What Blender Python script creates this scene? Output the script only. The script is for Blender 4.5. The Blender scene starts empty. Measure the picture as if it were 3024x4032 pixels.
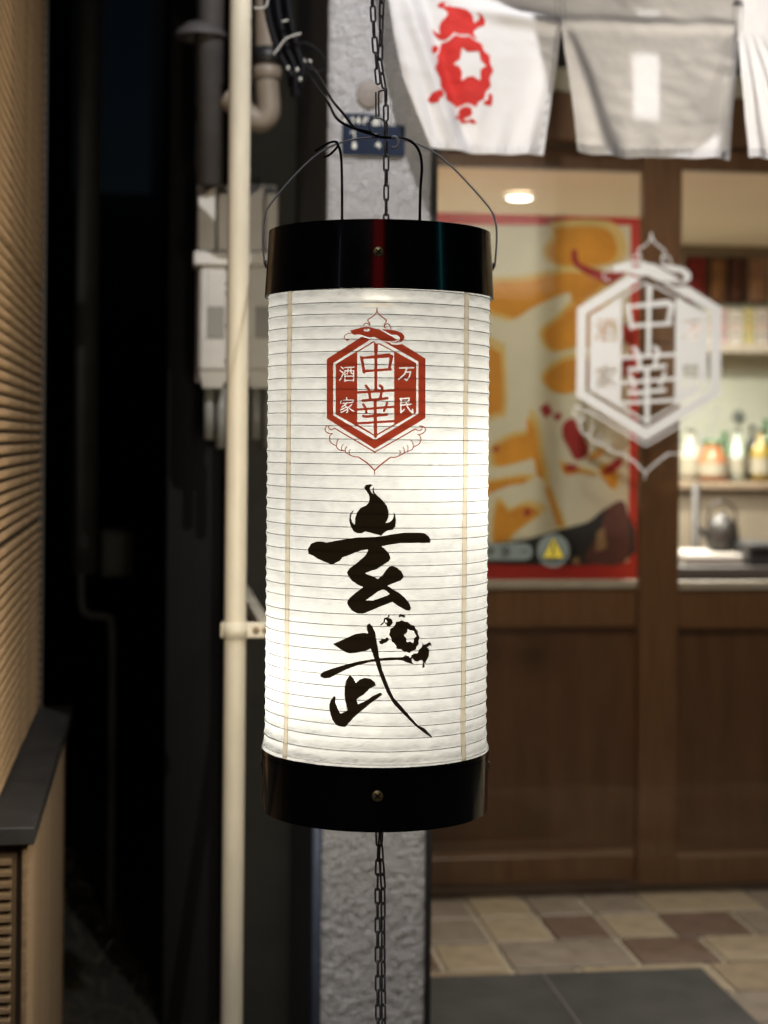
import bpy, math, random
import numpy as np
from mathutils import Vector, Matrix

random.seed(7)
rng = np.random.default_rng(7)
R_ = math.radians
scene = bpy.context.scene
COL = scene.collection

# ------------------------------------------------------------------ camera
FPX = 6600.0                      # focal length in photograph pixels (3024 x 4032)
PCX, PCY = 1512.0, 1740.0         # level line of sight in the photograph
YAW, ROLL = R_(7.8), R_(0.5)
EYE = 1.35
CAM = Vector((0, 0, EYE))
_r0 = Vector((math.cos(YAW), -math.sin(YAW), 0))
_u0 = Vector((0, 0, 1))
FWD = Vector((math.sin(YAW), math.cos(YAW), 0))
RIGHT = _r0 * math.cos(ROLL) + _u0 * math.sin(ROLL)
UP = _u0 * math.cos(ROLL) - _r0 * math.sin(ROLL)
cd = bpy.data.cameras.new('camera')
cam = bpy.data.objects.new('camera', cd)
COL.objects.link(cam)
m = Matrix((RIGHT, UP, -FWD)).transposed().to_4x4()
m.translation = CAM
cam.matrix_world = m
cd.sensor_fit = 'VERTICAL'
cd.sensor_height = 36.0
cd.sensor_width = 27.0
cd.lens = 36.0 * FPX / 4032.0
cd.shift_y = -(2016.0 - PCY) / 4032.0
cd.clip_start, cd.clip_end = 0.05, 400
cd.dof.use_dof = True
cd.dof.focus_distance = 1.86
cd.dof.aperture_fstop = 4.2
cd.dof.aperture_blades = 0
scene.camera = cam

# ------------------------------------------------------------------ world, night sky, moon
w = bpy.data.worlds.new('World'); scene.world = w; w.use_nodes = True
nt = w.node_tree
bg = nt.nodes['Background']
sky = nt.nodes.new('ShaderNodeTexSky'); sky.sky_type = 'NISHITA'; sky.sun_disc = False
SUN_EL, SUN_AZ = R_(38), R_(200)
sky.sun_elevation = SUN_EL; sky.sun_rotation = SUN_AZ
nt.links.new(sky.outputs[0], bg.inputs[0])
bg.inputs[1].default_value = 0.0006
sl = bpy.data.lights.new('moonlight', 'SUN'); sl.energy = 0.34; sl.angle = R_(25); sl.color = (0.80, 0.88, 1.0)
so = bpy.data.objects.new('moonlight', sl); COL.objects.link(so)
sd = Vector((math.sin(SUN_AZ) * math.cos(SUN_EL), math.cos(SUN_AZ) * math.cos(SUN_EL), math.sin(SUN_EL)))
so.rotation_euler = sd.to_track_quat('Z', 'Y').to_euler()
so.location = (0, -4, 8)

vs = scene.view_settings
vs.view_transform = 'Standard'; vs.look = 'None'; vs.exposure = 0.0; vs.gamma = 1.0; vs.use_curve_mapping = False
scene.render.engine = 'CYCLES'
cy = scene.cycles
cy.use_denoising = True
cy.max_bounces = 10; cy.transparent_max_bounces = 24; cy.diffuse_bounces = 5; cy.glossy_bounces = 4
cy.transmission_bounces = 8
cy.sample_clamp_indirect = 6.0
cy.caustics_reflective = False; cy.caustics_refractive = False


def ray(px, py):
    return FWD + RIGHT * ((px - PCX) / FPX) - UP * ((py - PCY) / FPX)
def at_depth(px, py, z):
    return CAM + ray(px, py) * z
def on_plane(px, py, axis, val):
    d = ray(px, py)
    return CAM + d * ((val - CAM[axis]) / d[axis])


# ------------------------------------------------------------------ materials
def new_mat(name):
    mt = bpy.data.materials.new(name); mt.use_nodes = True
    return mt, mt.node_tree, mt.node_tree.nodes['Principled BSDF']
def lin(r, g, b):
    f = lambda c: (c / 12.92 if c <= 0.04045 else ((c + 0.055) / 1.055) ** 2.4)
    return (f(r / 255), f(g / 255), f(b / 255))
def mat(name, col, rough=0.6, metal=0.0, var=0.0, vscale=8.0, bump=0.0, bscale=60.0, bdist=0.004, spec=0.5, coat=0.0, stretch=None, detail=6.0):
    """procedural surface: base colour with cloudy variation and fine relief"""
    mt, t, p = new_mat(name)
    p.inputs['Base Color'].default_value = (*col, 1)
    p.inputs['Roughness'].default_value = rough
    p.inputs['Metallic'].default_value = metal
    p.inputs['Specular IOR Level'].default_value = spec
    p.inputs['Coat Weight'].default_value = coat
    tc = t.nodes.new('ShaderNodeTexCoord'); src = tc.outputs['Object']
    if stretch:
        mp = t.nodes.new('ShaderNodeMapping'); mp.inputs['Scale'].default_value = stretch
        t.links.new(src, mp.inputs[0]); src = mp.outputs[0]
    if var > 0:
        n = t.nodes.new('ShaderNodeTexNoise'); n.inputs['Scale'].default_value = vscale; n.inputs['Detail'].default_value = detail
        n.inputs['Roughness'].default_value = 0.65
        t.links.new(src, n.inputs['Vector'])
        mx = t.nodes.new('ShaderNodeMix'); mx.data_type = 'RGBA'
        a = [max(0, c * (1 - var)) for c in col]; b = [min(1, c * (1 + var)) for c in col]
        mx.inputs[6].default_value = (*a, 1); mx.inputs[7].default_value = (*b, 1)
        cr = t.nodes.new('ShaderNodeMapRange'); cr.inputs[1].default_value = 0.3; cr.inputs[2].default_value = 0.7
        t.links.new(n.outputs['Fac'], cr.inputs[0]); t.links.new(cr.outputs[0], mx.inputs[0])
        t.links.new(mx.outputs[2], p.inputs['Base Color'])
        rr = t.nodes.new('ShaderNodeMapRange'); rr.inputs[3].default_value = max(0.03, rough - 0.1); rr.inputs[4].default_value = min(1, rough + 0.12)
        t.links.new(n.outputs['Fac'], rr.inputs[0]); t.links.new(rr.outputs[0], p.inputs['Roughness'])
    if bump > 0:
        n2 = t.nodes.new('ShaderNodeTexNoise'); n2.inputs['Scale'].default_value = bscale; n2.inputs['Detail'].default_value = 5
        t.links.new(src, n2.inputs['Vector'])
        bp = t.nodes.new('ShaderNodeBump'); bp.inputs['Strength'].default_value = bump; bp.inputs['Distance'].default_value = bdist
        t.links.new(n2.outputs['Fac'], bp.inputs['Height']); t.links.new(bp.outputs[0], p.inputs['Normal'])
    return mt
def emit(name, col, strength):
    mt, t, p = new_mat(name)
    p.inputs['Base Color'].default_value = (*col, 1)
    p.inputs['Emission Color'].default_value = (*col, 1); p.inputs['Emission Strength'].default_value = strength
    return mt
def translucent(name, col, refl, mixf, bump=0.0, bscale=80, tint_var=0.0, transp=None):
    """thin sheet: diffuse reflection + diffuse transmission (+ a share of straight-through light)"""
    mt, t, p = new_mat(name)
    out = t.nodes['Material Output']; t.nodes.remove(p)
    d = t.nodes.new('ShaderNodeBsdfDiffuse'); d.inputs[0].default_value = (*refl, 1)
    tr = t.nodes.new('ShaderNodeBsdfTranslucent'); tr.inputs[0].default_value = (*col, 1)
    mx = t.nodes.new('ShaderNodeMixShader'); mx.inputs[0].default_value = mixf
    t.links.new(d.outputs[0], mx.inputs[1]); t.links.new(tr.outputs[0], mx.inputs[2])
    last = mx.outputs[0]
    tc = t.nodes.new('ShaderNodeTexCoord')
    if bump > 0:
        n2 = t.nodes.new('ShaderNodeTexNoise'); n2.inputs['Scale'].default_value = bscale; n2.inputs['Detail'].default_value = 8
        n2.inputs['Roughness'].default_value = 0.6; n2.inputs['Distortion'].default_value = 0.6
        t.links.new(tc.outputs['Object'], n2.inputs['Vector'])
        bp = t.nodes.new('ShaderNodeBump'); bp.inputs['Strength'].default_value = bump; bp.inputs['Distance'].default_value = 0.0035
        t.links.new(n2.outputs['Fac'], bp.inputs['Height'])
        t.links.new(bp.outputs[0], d.inputs['Normal']); t.links.new(bp.outputs[0], tr.inputs['Normal'])
    if tint_var > 0:
        n3 = t.nodes.new('ShaderNodeTexNoise'); n3.inputs['Scale'].default_value = 55; n3.inputs['Detail'].default_value = 9; n3.inputs['Roughness'].default_value = 0.72
        n3.inputs['Distortion'].default_value = 1.2
        t.links.new(tc.outputs['Object'], n3.inputs['Vector'])
        m2 = t.nodes.new('ShaderNodeMix'); m2.data_type = 'RGBA'
        mr = t.nodes.new('ShaderNodeMapRange'); mr.inputs[1].default_value = 0.3; mr.inputs[2].default_value = 0.7
        m2.inputs[6].default_value = (*[c * (1 - tint_var) for c in col], 1); m2.inputs[7].default_value = (*[c * (1 + tint_var) for c in col], 1)
        t.links.new(n3.outputs['Fac'], mr.inputs[0]); t.links.new(mr.outputs[0], m2.inputs[0]); t.links.new(m2.outputs[2], tr.inputs[0])
    if transp:
        ts = t.nodes.new('ShaderNodeBsdfTransparent'); ts.inputs[0].default_value = (*transp, 1)
        ad = t.nodes.new('ShaderNodeAddShader')
        t.links.new(last, ad.inputs[0]); t.links.new(ts.outputs[0], ad.inputs[1]); last = ad.outputs[0]
    t.links.new(last, out.inputs[0])
    return mt
def thin_glass(name, tint=(0.985, 0.992, 0.99), gloss=0.012):
    mt, t, p = new_mat(name)
    out = t.nodes['Material Output']; t.nodes.remove(p)
    ts = t.nodes.new('ShaderNodeBsdfTransparent'); ts.inputs[0].default_value = (*tint, 1)
    gl = t.nodes.new('ShaderNodeBsdfGlossy'); gl.inputs['Roughness'].default_value = 0.02
    fr = t.nodes.new('ShaderNodeLayerWeight'); fr.inputs[0].default_value = 0.25
    mr = t.nodes.new('ShaderNodeMapRange'); mr.inputs[3].default_value = gloss; mr.inputs[4].default_value = 0.6
    mx = t.nodes.new('ShaderNodeMixShader')
    t.links.new(fr.outputs['Fresnel'], mr.inputs[0]); t.links.new(mr.outputs[0], mx.inputs[0])
    t.links.new(ts.outputs[0], mx.inputs[1]); t.links.new(gl.outputs[0], mx.inputs[2]); t.links.new(mx.outputs[0], out.inputs[0])
    return mt


# ------------------------------------------------------------------ object helpers
def wloc(o):
    v = Vector((0, 0, 0))
    while o is not None:
        v = v + o.location; o = o.parent
    return v
def tag(o, label=None, cat=None, group=None, kind=None):
    if label: o['label'] = label
    if cat: o['category'] = cat
    if group: o['group'] = group
    if kind: o['kind'] = kind
    return o
def empty(name, loc, label=None, cat=None, group=None, kind=None):
    o = bpy.data.objects.new(name, None); COL.objects.link(o); o.location = loc
    o.empty_display_size = 0.05
    return tag(o, label, cat, group, kind)
def place(name, me, parent, loc, rot=None):
    """object from shared mesh data at a world position"""
    o = bpy.data.objects.new(name, me); COL.objects.link(o)
    if parent is not None:
        o.parent = parent; o.location = Vector(loc) - wloc(parent)
    else:
        o.location = loc
    if rot is not None:
        o.rotation_euler = rot
    return o
def catmull(pts, n=8, closed=False):
    P = [Vector(p) for p in pts]; out = []
    N = len(P)
    rngi = range(N) if closed else range(N - 1)
    for i in rngi:
        g = (lambda k: P[k % N]) if closed else (lambda k: P[min(max(k, 0), N - 1)])
        p0, p1, p2, p3 = g(i - 1), g(i), g(i + 1), g(i + 2)
        for k in range(n):
            t = k / n
            out.append(0.5 * ((2 * p1) + (p2 - p0) * t + (2 * p0 - 5 * p1 + 4 * p2 - p3) * t * t + (3 * p1 - p0 - 3 * p2 + p3) * t ** 3))
    if not closed: out.append(P[-1])
    return out

class MB:
    def __init__(self): self.v = []; self.f = []; self.smooth = False
    def add(self, vs, fs):
        b = len(self.v); self.v += [Vector(v) for v in vs]; self.f += [tuple(i + b for i in f) for f in fs]; return self
    def box(self, a, b, bev=0.0):
        x0, y0, z0 = [min(a[i], b[i]) for i in range(3)]; x1, y1, z1 = [max(a[i], b[i]) for i in range(3)]
        if bev <= 0:
            return self.add([(x0, y0, z0), (x1, y0, z0), (x1, y1, z0), (x0, y1, z0), (x0, y0, z1), (x1, y0, z1), (x1, y1, z1), (x0, y1, z1)],
                            [(0, 3, 2, 1), (4, 5, 6, 7), (0, 1, 5, 4), (1, 2, 6, 5), (2, 3, 7, 6), (3, 0, 4, 7)])
        # chamfered box: 24 verts
        vs = []; idx = {}
        X, Y, Z = (x0, x1), (y0, y1), (z0, z1)
        for i in (0, 1):
            for j in (0, 1):
                for k in (0, 1):
                    sx, sy, sz = (1 - 2 * i) * bev, (1 - 2 * j) * bev, (1 - 2 * k) * bev
                    idx[i, j, k, 0] = len(vs); vs.append((X[i], Y[j] + sy, Z[k] + sz))
                    idx[i, j, k, 1] = len(vs); vs.append((X[i] + sx, Y[j], Z[k] + sz))
                    idx[i, j, k, 2] = len(vs); vs.append((X[i] + sx, Y[j] + sy, Z[k]))
        q = lambda *a: tuple(idx[t] for t in a)
        F = []
        for s in (0, 1):
            F.append(q((s, 0, 0, 0), (s, 1, 0, 0), (s, 1, 1, 0), (s, 0, 1, 0)))
            F.append(q((0, s, 0, 1), (1, s, 0, 1), (1, s, 1, 1), (0, s, 1, 1)))
            F.append(q((0, 0, s, 2), (1, 0, s, 2), (1, 1, s, 2), (0, 1, s, 2)))
        for a in (0, 1):
            for b_ in (0, 1):
                F.append(q((0, a, b_, 1), (1, a, b_, 1), (1, a, b_, 2), (0, a, b_, 2)))
                F.append(q((a, 0, b_, 0), (a, 1, b_, 0), (a, 1, b_, 2), (a, 0, b_, 2)))
                F.append(q((a, b_, 0, 0), (a, b_, 1, 0), (a, b_, 1, 1), (a, b_, 0, 1)))
                for c in (0, 1):
                    F.append(q((a, b_, c, 0), (a, b_, c, 1), (a, b_, c, 2)))
        # duplicate triangles are harmless: they are listed once per corner
        return self.add(vs, list(dict.fromkeys(F)))
    def tube(self, pts, rad, n=8, closed=False, caps=True):
        P = [Vector(p) for p in pts]; N = len(P)
        rads = rad if isinstance(rad, (list, tuple)) else [rad] * N
        prev = None; rings = []
        for i in range(N):
            if closed: tg = P[(i + 1) % N] - P[i - 1]
            else: tg = P[min(i + 1, N - 1)] - P[max(i - 1, 0)]
            tg = tg.normalized() if tg.length > 1e-9 else Vector((0, 0, 1))
            if prev is None:
                a = Vector((0, 0, 1)) if abs(tg.z) < 0.9 else Vector((1, 0, 0))
                nx = tg.cross(a).normalized()
            else:
                nx = (prev - tg * prev.dot(tg)).normalized()
            prev = nx; ny = tg.cross(nx)
            rings.append([P[i] + (nx * math.cos(2 * math.pi * k / n) + ny * math.sin(2 * math.pi * k / n)) * rads[i] for k in range(n)])
        vs = [v for r in rings for v in r]; fs = []
        for i in range(N if closed else N - 1):
            j = (i + 1) % N
            for k in range(n):
                fs.append((i * n + k, i * n + (k + 1) % n, j * n + (k + 1) % n, j * n + k))
        if caps and not closed:
            fs.append(tuple(range(n - 1, -1, -1))); fs.append(tuple((N - 1) * n + k for k in range(n)))
        return self.add(vs, fs)
    def lathe(self, prof, c, n=64, close=False):
        """prof: list of (radius, z); revolve about vertical axis through c (x, y)"""
        vs = []; fs = []
        for r, z in prof:
            for k in range(n):
                a = 2 * math.pi * k / n; vs.append((c[0] + r * math.cos(a), c[1] + r * math.sin(a), z))
        m_ = len(prof)
        for i in range(m_ if close else m_ - 1):
            j = (i + 1) % m_
            for k in range(n):
                fs.append((i * n + k, i * n + (k + 1) % n, j * n + (k + 1) % n, j * n + k))
        return self.add(vs, fs)
    def mesh(self, name, material, off=Vector((0, 0, 0)), smooth=None):
        me = bpy.data.meshes.new(name)
        me.from_pydata([tuple(v - off) for v in self.v], [], self.f)
        if material: me.materials.append(material)
        if (self.smooth if smooth is None else smooth):
            me.polygons.foreach_set('use_smooth', [True] * len(me.polygons))
        me.update()
        return me
    def build(self, name, material, parent=None, smooth=None, fixn=True):
        off = wloc(parent) if parent is not None else Vector((0, 0, 0))
        me = self.mesh(name, material, off, smooth)
        o = bpy.data.objects.new(name, me); COL.objects.link(o)
        if parent is not None: o.parent = parent
        return o
def S(mb):
    mb.smooth = True; return mb
def disc(c, n, r, thick, seg=24, dome=0.0):
    """a small round slab with optional domed face; c centre of the back, n outward"""
    n = Vector(n).normalized(); a = n.orthogonal().normalized(); b = n.cross(a)
    mb = MB(); vs = []; prof = [(r, 0), (r, thick * 0.6), (r * 0.85, thick)] + ([(r * 0.5, thick + dome * 0.7)] if dome else [])
    for rr, h in prof:
        for k in range(seg):
            t = 2 * math.pi * k / seg; vs.append(Vector(c) + n * h + (a * math.cos(t) + b * math.sin(t)) * rr)
    fs = []
    for i in range(len(prof) - 1):
        for k in range(seg): fs.append((i * seg + k, i * seg + (k + 1) % seg, (i + 1) * seg + (k + 1) % seg, (i + 1) * seg + k))
    vs.append(Vector(c) + n * (thick + dome)); L = len(vs) - 1
    for k in range(seg): fs.append(((len(prof) - 1) * seg + k, (len(prof) - 1) * seg + (k + 1) % seg, L))
    return S(mb.add(vs, fs))


# ------------------------------------------------------------------ flat print: shapes painted on a grid, then cut out as a mesh
class Mask:
    def __init__(self, x0, y0, x1, y1, s):
        self.x0, self.y0, self.s = x0, y0, s
        self.nx = int((x1 - x0) / s) + 2; self.ny = int((y1 - y0) / s) + 2
        self.a = np.zeros((self.ny, self.nx), np.float32)
    def _win(self, xs, ys, pad):
        i0 = max(0, int((min(xs) - pad - self.x0) / self.s) - 1); i1 = min(self.nx, int((max(xs) + pad - self.x0) / self.s) + 3)
        j0 = max(0, int((min(ys) - pad - self.y0) / self.s) - 1); j1 = min(self.ny, int((max(ys) + pad - self.y0) / self.s) + 3)
        return i0, i1, j0, j1
    def _apply(self, w_, cov, mode):
        i0, i1, j0, j1 = w_
        s_ = self.a[j0:j1, i0:i1]
        if mode > 0: np.maximum(s_, cov, out=s_)
        else: np.minimum(s_, 1 - cov, out=s_)
    def poly(self, pts, mode=1, curve=False):
        if curve: pts = [(p.x, p.y) for p in catmull([(x, y, 0) for x, y in pts], 5, True)]
        xs = [p[0] for p in pts]; ys = [p[1] for p in pts]
        w_ = self._win(xs, ys, self.s)
        i0, i1, j0, j1 = w_
        if i1 <= i0 or j1 <= j0: return self
        cov = np.zeros((j1 - j0, i1 - i0), np.float32); K = 3
        for sy in range(K):
            for sx in range(K):
                X = (self.x0 + (np.arange(i0, i1) + (sx + 0.5) / K - 0.5) * self.s)[None, :]
                Y = (self.y0 + (np.arange(j0, j1) + (sy + 0.5) / K - 0.5) * self.s)[:, None]
                ins = np.zeros((j1 - j0, i1 - i0), bool); n = len(pts)
                for k in range(n):
                    xa, ya = pts[k]; xb, yb = pts[(k + 1) % n]
                    if ya == yb: continue
                    c = (ya > Y) != (yb > Y)
                    ins ^= c & (X < (xb - xa) * (Y - ya) / (yb - ya) + xa)
                cov += ins
        self._apply(w_, cov / (K * K), mode); return self
    def line(self, pts, wd, mode=1, curve=False):
        if curve: pts = [(p.x, p.y) for p in catmull([(x, y, 0) for x, y in pts], 6)]
        ws = wd if isinstance(wd, (list, tuple)) else (wd, wd)
        n = len(pts) - 1; mw = max(ws)
        w_ = self._win([p[0] for p in pts], [p[1] for p in pts], mw)
        i0, i1, j0, j1 = w_
        if i1 <= i0 or j1 <= j0: return self
        X = (self.x0 + np.arange(i0, i1) * self.s)[None, :]; Y = (self.y0 + np.arange(j0, j1) * self.s)[:, None]
        cov = np.zeros((j1 - j0, i1 - i0), np.float32)
        for k in range(n):
            (xa, ya), (xb, yb) = pts[k], pts[k + 1]
            dx, dy = xb - xa, yb - ya; L = dx * dx + dy * dy + 1e-9
            t = np.clip(((X - xa) * dx + (Y - ya) * dy) / L, 0, 1)
            d = np.sqrt((X - xa - t * dx) ** 2 + (Y - ya - t * dy) ** 2)
            hw = 0.5 * (ws[0] + (ws[1] - ws[0]) * (k + t) / n)
            cov = np.maximum(cov, np.clip(0.5 + (hw - d) / self.s, 0, 1))
        self._apply(w_, cov, mode); return self
    def ellipse(self, cx, cy_, rx, ry, mode=1):
        return self.poly([(cx + rx * math.cos(2 * math.pi * k / 28), cy_ + ry * math.sin(2 * math.pi * k / 28)) for k in range(28)], mode)
    def polys(self, run=8):
        a = self.a; s = self.s; out = []
        ins = a >= 0.5
        full = ins[:-1, :-1] & ins[1:, :-1] & ins[:-1, 1:] & ins[1:, 1:]
        anyc = ins[:-1, :-1] | ins[1:, :-1] | ins[:-1, 1:] | ins[1:, 1:]
        px = lambda i: self.x0 + i * s
        py = lambda j: self.y0 + j * s
        for j in range(self.ny - 1):
            row = full[j]; i = 0
            while i < self.nx - 1:
                if row[i]:
                    k = i
                    while k < self.nx - 1 and row[k] and k - i < run: k += 1
                    out.append([(px(i), py(j)), (px(k), py(j)), (px(k), py(j + 1)), (px(i), py(j + 1))]); i = k
                elif anyc[j, i]:
                    c = [(i, j), (i + 1, j), (i + 1, j + 1), (i, j + 1)]; v = [a[y, x] for x, y in c]; p = []
                    for q in range(4):
                        n_ = (q + 1) % 4
                        if v[q] >= 0.5: p.append((px(c[q][0]), py(c[q][1])))
                        if (v[q] >= 0.5) != (v[n_] >= 0.5):
                            t = (0.5 - v[q]) / (v[n_] - v[q])
                            p.append((px(c[q][0] + (c[n_][0] - c[q][0]) * t), py(c[q][1] + (c[n_][1] - c[q][1]) * t)))
                    if len(p) >= 3: out.append(p)
                    i += 1
                else: i += 1
        return out
    def mb(self, fn, run=8):
        M = MB(); cache = {}
        for p in self.polys(run):
            ids = []
            for q in p:
                key = (round(q[0], 3), round(q[1], 3))
                if key not in cache:
                    cache[key] = len(M.v); M.v.append(Vector(fn(*key)))
                if not ids or cache[key] != ids[-1]: ids.append(cache[key])
            if len(ids) > 2 and ids[0] == ids[-1]: ids.pop()
            if len(ids) >= 3: M.f.append(tuple(ids[::-1]))
        return M
def loc(x0, y0, sc):
    return lambda pts: [(x0 + x / sc, y0 + y / sc) for x, y in pts]

# emblem traced from the lantern print (photograph pixels)
def paint_emblem(M):
    A = loc(1200, 1160, 2.9625); B = loc(1400, 1340, 5.184); C = loc(1310, 1200, 4.046); D = loc(1260, 1640, 3.6065)
    a, b, c, d = 2.9625, 5.184, 4.046, 3.6065
    M.poly(A([(257, 750), (830, 388), (1408, 745), (1408, 1440), (815, 1800), (257, 1445)]))
    M.poly(A([(333, 800), (818, 492), (1325, 780), (1325, 1390), (820, 1697), (333, 1410)]), -1)
    M.poly(A([(360, 812), (814, 534), (1300, 800), (1300, 1380), (822, 1657), (360, 1395)]))
    M.poly(A([(613, 674), (812, 553), (1042, 670), (1042, 1513), (822, 1638), (613, 1512)]), -1)
    # centre column characters
    M.poly(A([(806, 540), (858, 545), (847, 700), (846, 1112), (811, 1112), (812, 700)]))
    M.poly(A([(635, 712), (690, 724), (980, 684), (1042, 724), (1010, 752), (985, 735), (665, 752)]))
    M.line(A([(662, 735), (680, 830), (692, 905)]), (36 / a, 32 / a))
    M.line(A([(1012, 725), (998, 800), (985, 868)]), (44 / a, 30 / a))
    M.line(A([(685, 893), (1003, 872)]), 30 / a)
    M.line(A([(820, 1238), (826, 1655)]), 38 / a)
    for p, wd in (([(606, 1142), (1050, 1116)], 30), ([(715, 1066), (748, 1110), (764, 1222)], 32), ([(878, 1060), (906, 1085), (880, 1215)], 32),
                  ([(678, 1236), (820, 1226), (962, 1208)], 32), ([(606, 1342), (1050, 1308)], 28), ([(682, 1280), (714, 1330), (718, 1378)], 28),
                  ([(960, 1262), (950, 1300), (926, 1356)], 28), ([(682, 1416), (720, 1424), (960, 1398)], 32), ([(606, 1502), (1050, 1476)], 28)):
        M.line(A(p), wd / a)
    # knocked-out side characters
    for p in ([(425, 845), (450, 866)], [(410, 885), (440, 906)], [(404, 1000), (426, 972), (450, 915)], [(466, 852), (576, 846)], [(468, 888), (468, 1012)],
              [(468, 890), (570, 886), (570, 1010)], [(505, 850), (505, 895), (492, 926)], [(540, 850), (540, 914), (562, 922)], [(470, 952), (568, 950)], [(468, 1002), (570, 1000)],
              [(487, 1204), (492, 1226)], [(424, 1238), (418, 1266)], [(424, 1238), (572, 1230), (560, 1256)], [(445, 1268), (548, 1258)], [(495, 1265), (432, 1312)],
              [(468, 1290), (500, 1322), (502, 1362), (484, 1382)], [(490, 1312), (420, 1344)], [(496, 1338), (424, 1374)], [(548, 1284), (510, 1312)], [(508, 1310), (536, 1340), (574, 1362)]):
        M.line(A(p), 13 / a, -1)
    for p in ([(895, 566), (1185, 558)], [(1045, 580), (1000, 690), (880, 795)], [(1020, 655), (1125, 640), (1095, 750), (1040, 820), (1005, 785)],
              [(905, 1195), (1095, 1180), (1085, 1255)], [(925, 1190), (925, 1475)], [(925, 1255), (1085, 1250)], [(925, 1322), (1130, 1305)], [(930, 1472), (995, 1410)],
              [(1035, 1260), (1060, 1360), (1110, 1430), (1170, 1482), (1165, 1410)]):
        M.line(B(p), 29 / b, -1)
    # snake lying over the top of the hexagon
    M.poly(C([(455, 503), (540, 535), (620, 552), (668, 524), (795, 588), (905, 600), (930, 628), (1010, 640), (1130, 620), (1200, 560), (1200, 250), (380, 250)]), -1)
    M.poly(C([(668, 530), (800, 600), (700, 620), (640, 560)]), -1)
    M.poly(C([(275, 410), (375, 385), (460, 360), (540, 350), (610, 358), (680, 382), (760, 392), (900, 470), (1030, 555), (1005, 575), (880, 582), (790, 575), (660, 510), (600, 522), (540, 510), (480, 485), (420, 470), (340, 480), (300, 455), (290, 430)]))
    M.poly(C([(780, 388), (900, 396), (1020, 416), (1100, 448), (1143, 500), (1138, 552), (1100, 590), (1020, 606), (930, 600), (905, 588), (980, 592), (1050, 580), (1072, 545), (1060, 505), (1020, 480), (930, 475)]))
    M.line(C([(755, 392), (1034, 552)]), 15 / c, -1)
    M.ellipse(*C([(542, 402)])[0], 52 / c, 23 / c, -1); M.ellipse(*C([(540, 390)])[0], 13 / c, 13 / c)
    M.line(C([(290, 452), (230, 465), (190, 495), (190, 530), (215, 555), (255, 558)]), 11 / c, 1, True); M.line(C([(228, 556), (232, 582)]), 10 / c)
    for p, wd in (([(705, 100), (670, 160), (610, 205), (560, 240), (565, 270), (590, 295), (580, 328)], 16), ([(488, 326), (530, 290), (565, 310), (588, 300)], 14),
                  ([(705, 100), (745, 160), (810, 210), (855, 255), (830, 300), (820, 350), (850, 370)], 16), ([(840, 320), (875, 300), (910, 330), (930, 385)], 14)):
        M.line(C(p), wd / c, 1, True)
    M.line(C([(705, 48), (705, 112)]), (14 / c, 26 / c))
    # scroll under the hexagon
    M.line(D([(205, 165), (778, 505), (1355, 175)]), 17 / d)
    for p in ([(205, 165), (180, 182), (150, 185), (125, 160), (120, 135), (160, 128)], [(120, 128), (90, 140), (72, 175), (85, 215), (120, 238), (178, 242)],
              [(170, 246), (140, 275), (138, 330), (165, 380), (230, 415)], [(230, 415), (245, 450), (290, 480), (355, 490), (370, 515), (430, 548), (480, 570), (545, 575)],
              [(1355, 175), (1385, 195), (1420, 200), (1445, 175), (1450, 140), (1410, 135)], [(1450, 135), (1485, 155), (1498, 190), (1480, 225), (1440, 248), (1390, 255)],
              [(1398, 258), (1430, 300), (1425, 360), (1390, 405), (1325, 430)], [(1325, 430), (1310, 465), (1260, 490), (1200, 510), (1180, 530), (1130, 555), (1080, 578), (1000, 580)]):
        M.line(D(p), 13 / d, 1, True)
    M.line(D([(545, 575), (680, 668), (775, 765), (870, 678), (1000, 580)]), 19 / d); M.line(D([(775, 760), (775, 830)]), (18 / d, 9 / d))
    for p in ([(235, 415), (240, 365), (260, 325), (285, 318)], [(310, 480), (308, 430), (330, 395)], [(360, 490), (362, 450), (382, 432)], [(430, 545), (415, 495), (430, 470)],
              [(1325, 430), (1320, 385), (1300, 345), (1285, 335)], [(1245, 490), (1250, 440), (1235, 405)], [(1195, 510), (1195, 465), (1180, 440)], [(1130, 550), (1140, 510), (1130, 480)]):
        M.line(D(p), 11 / d, 1, True)
    return M
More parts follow.
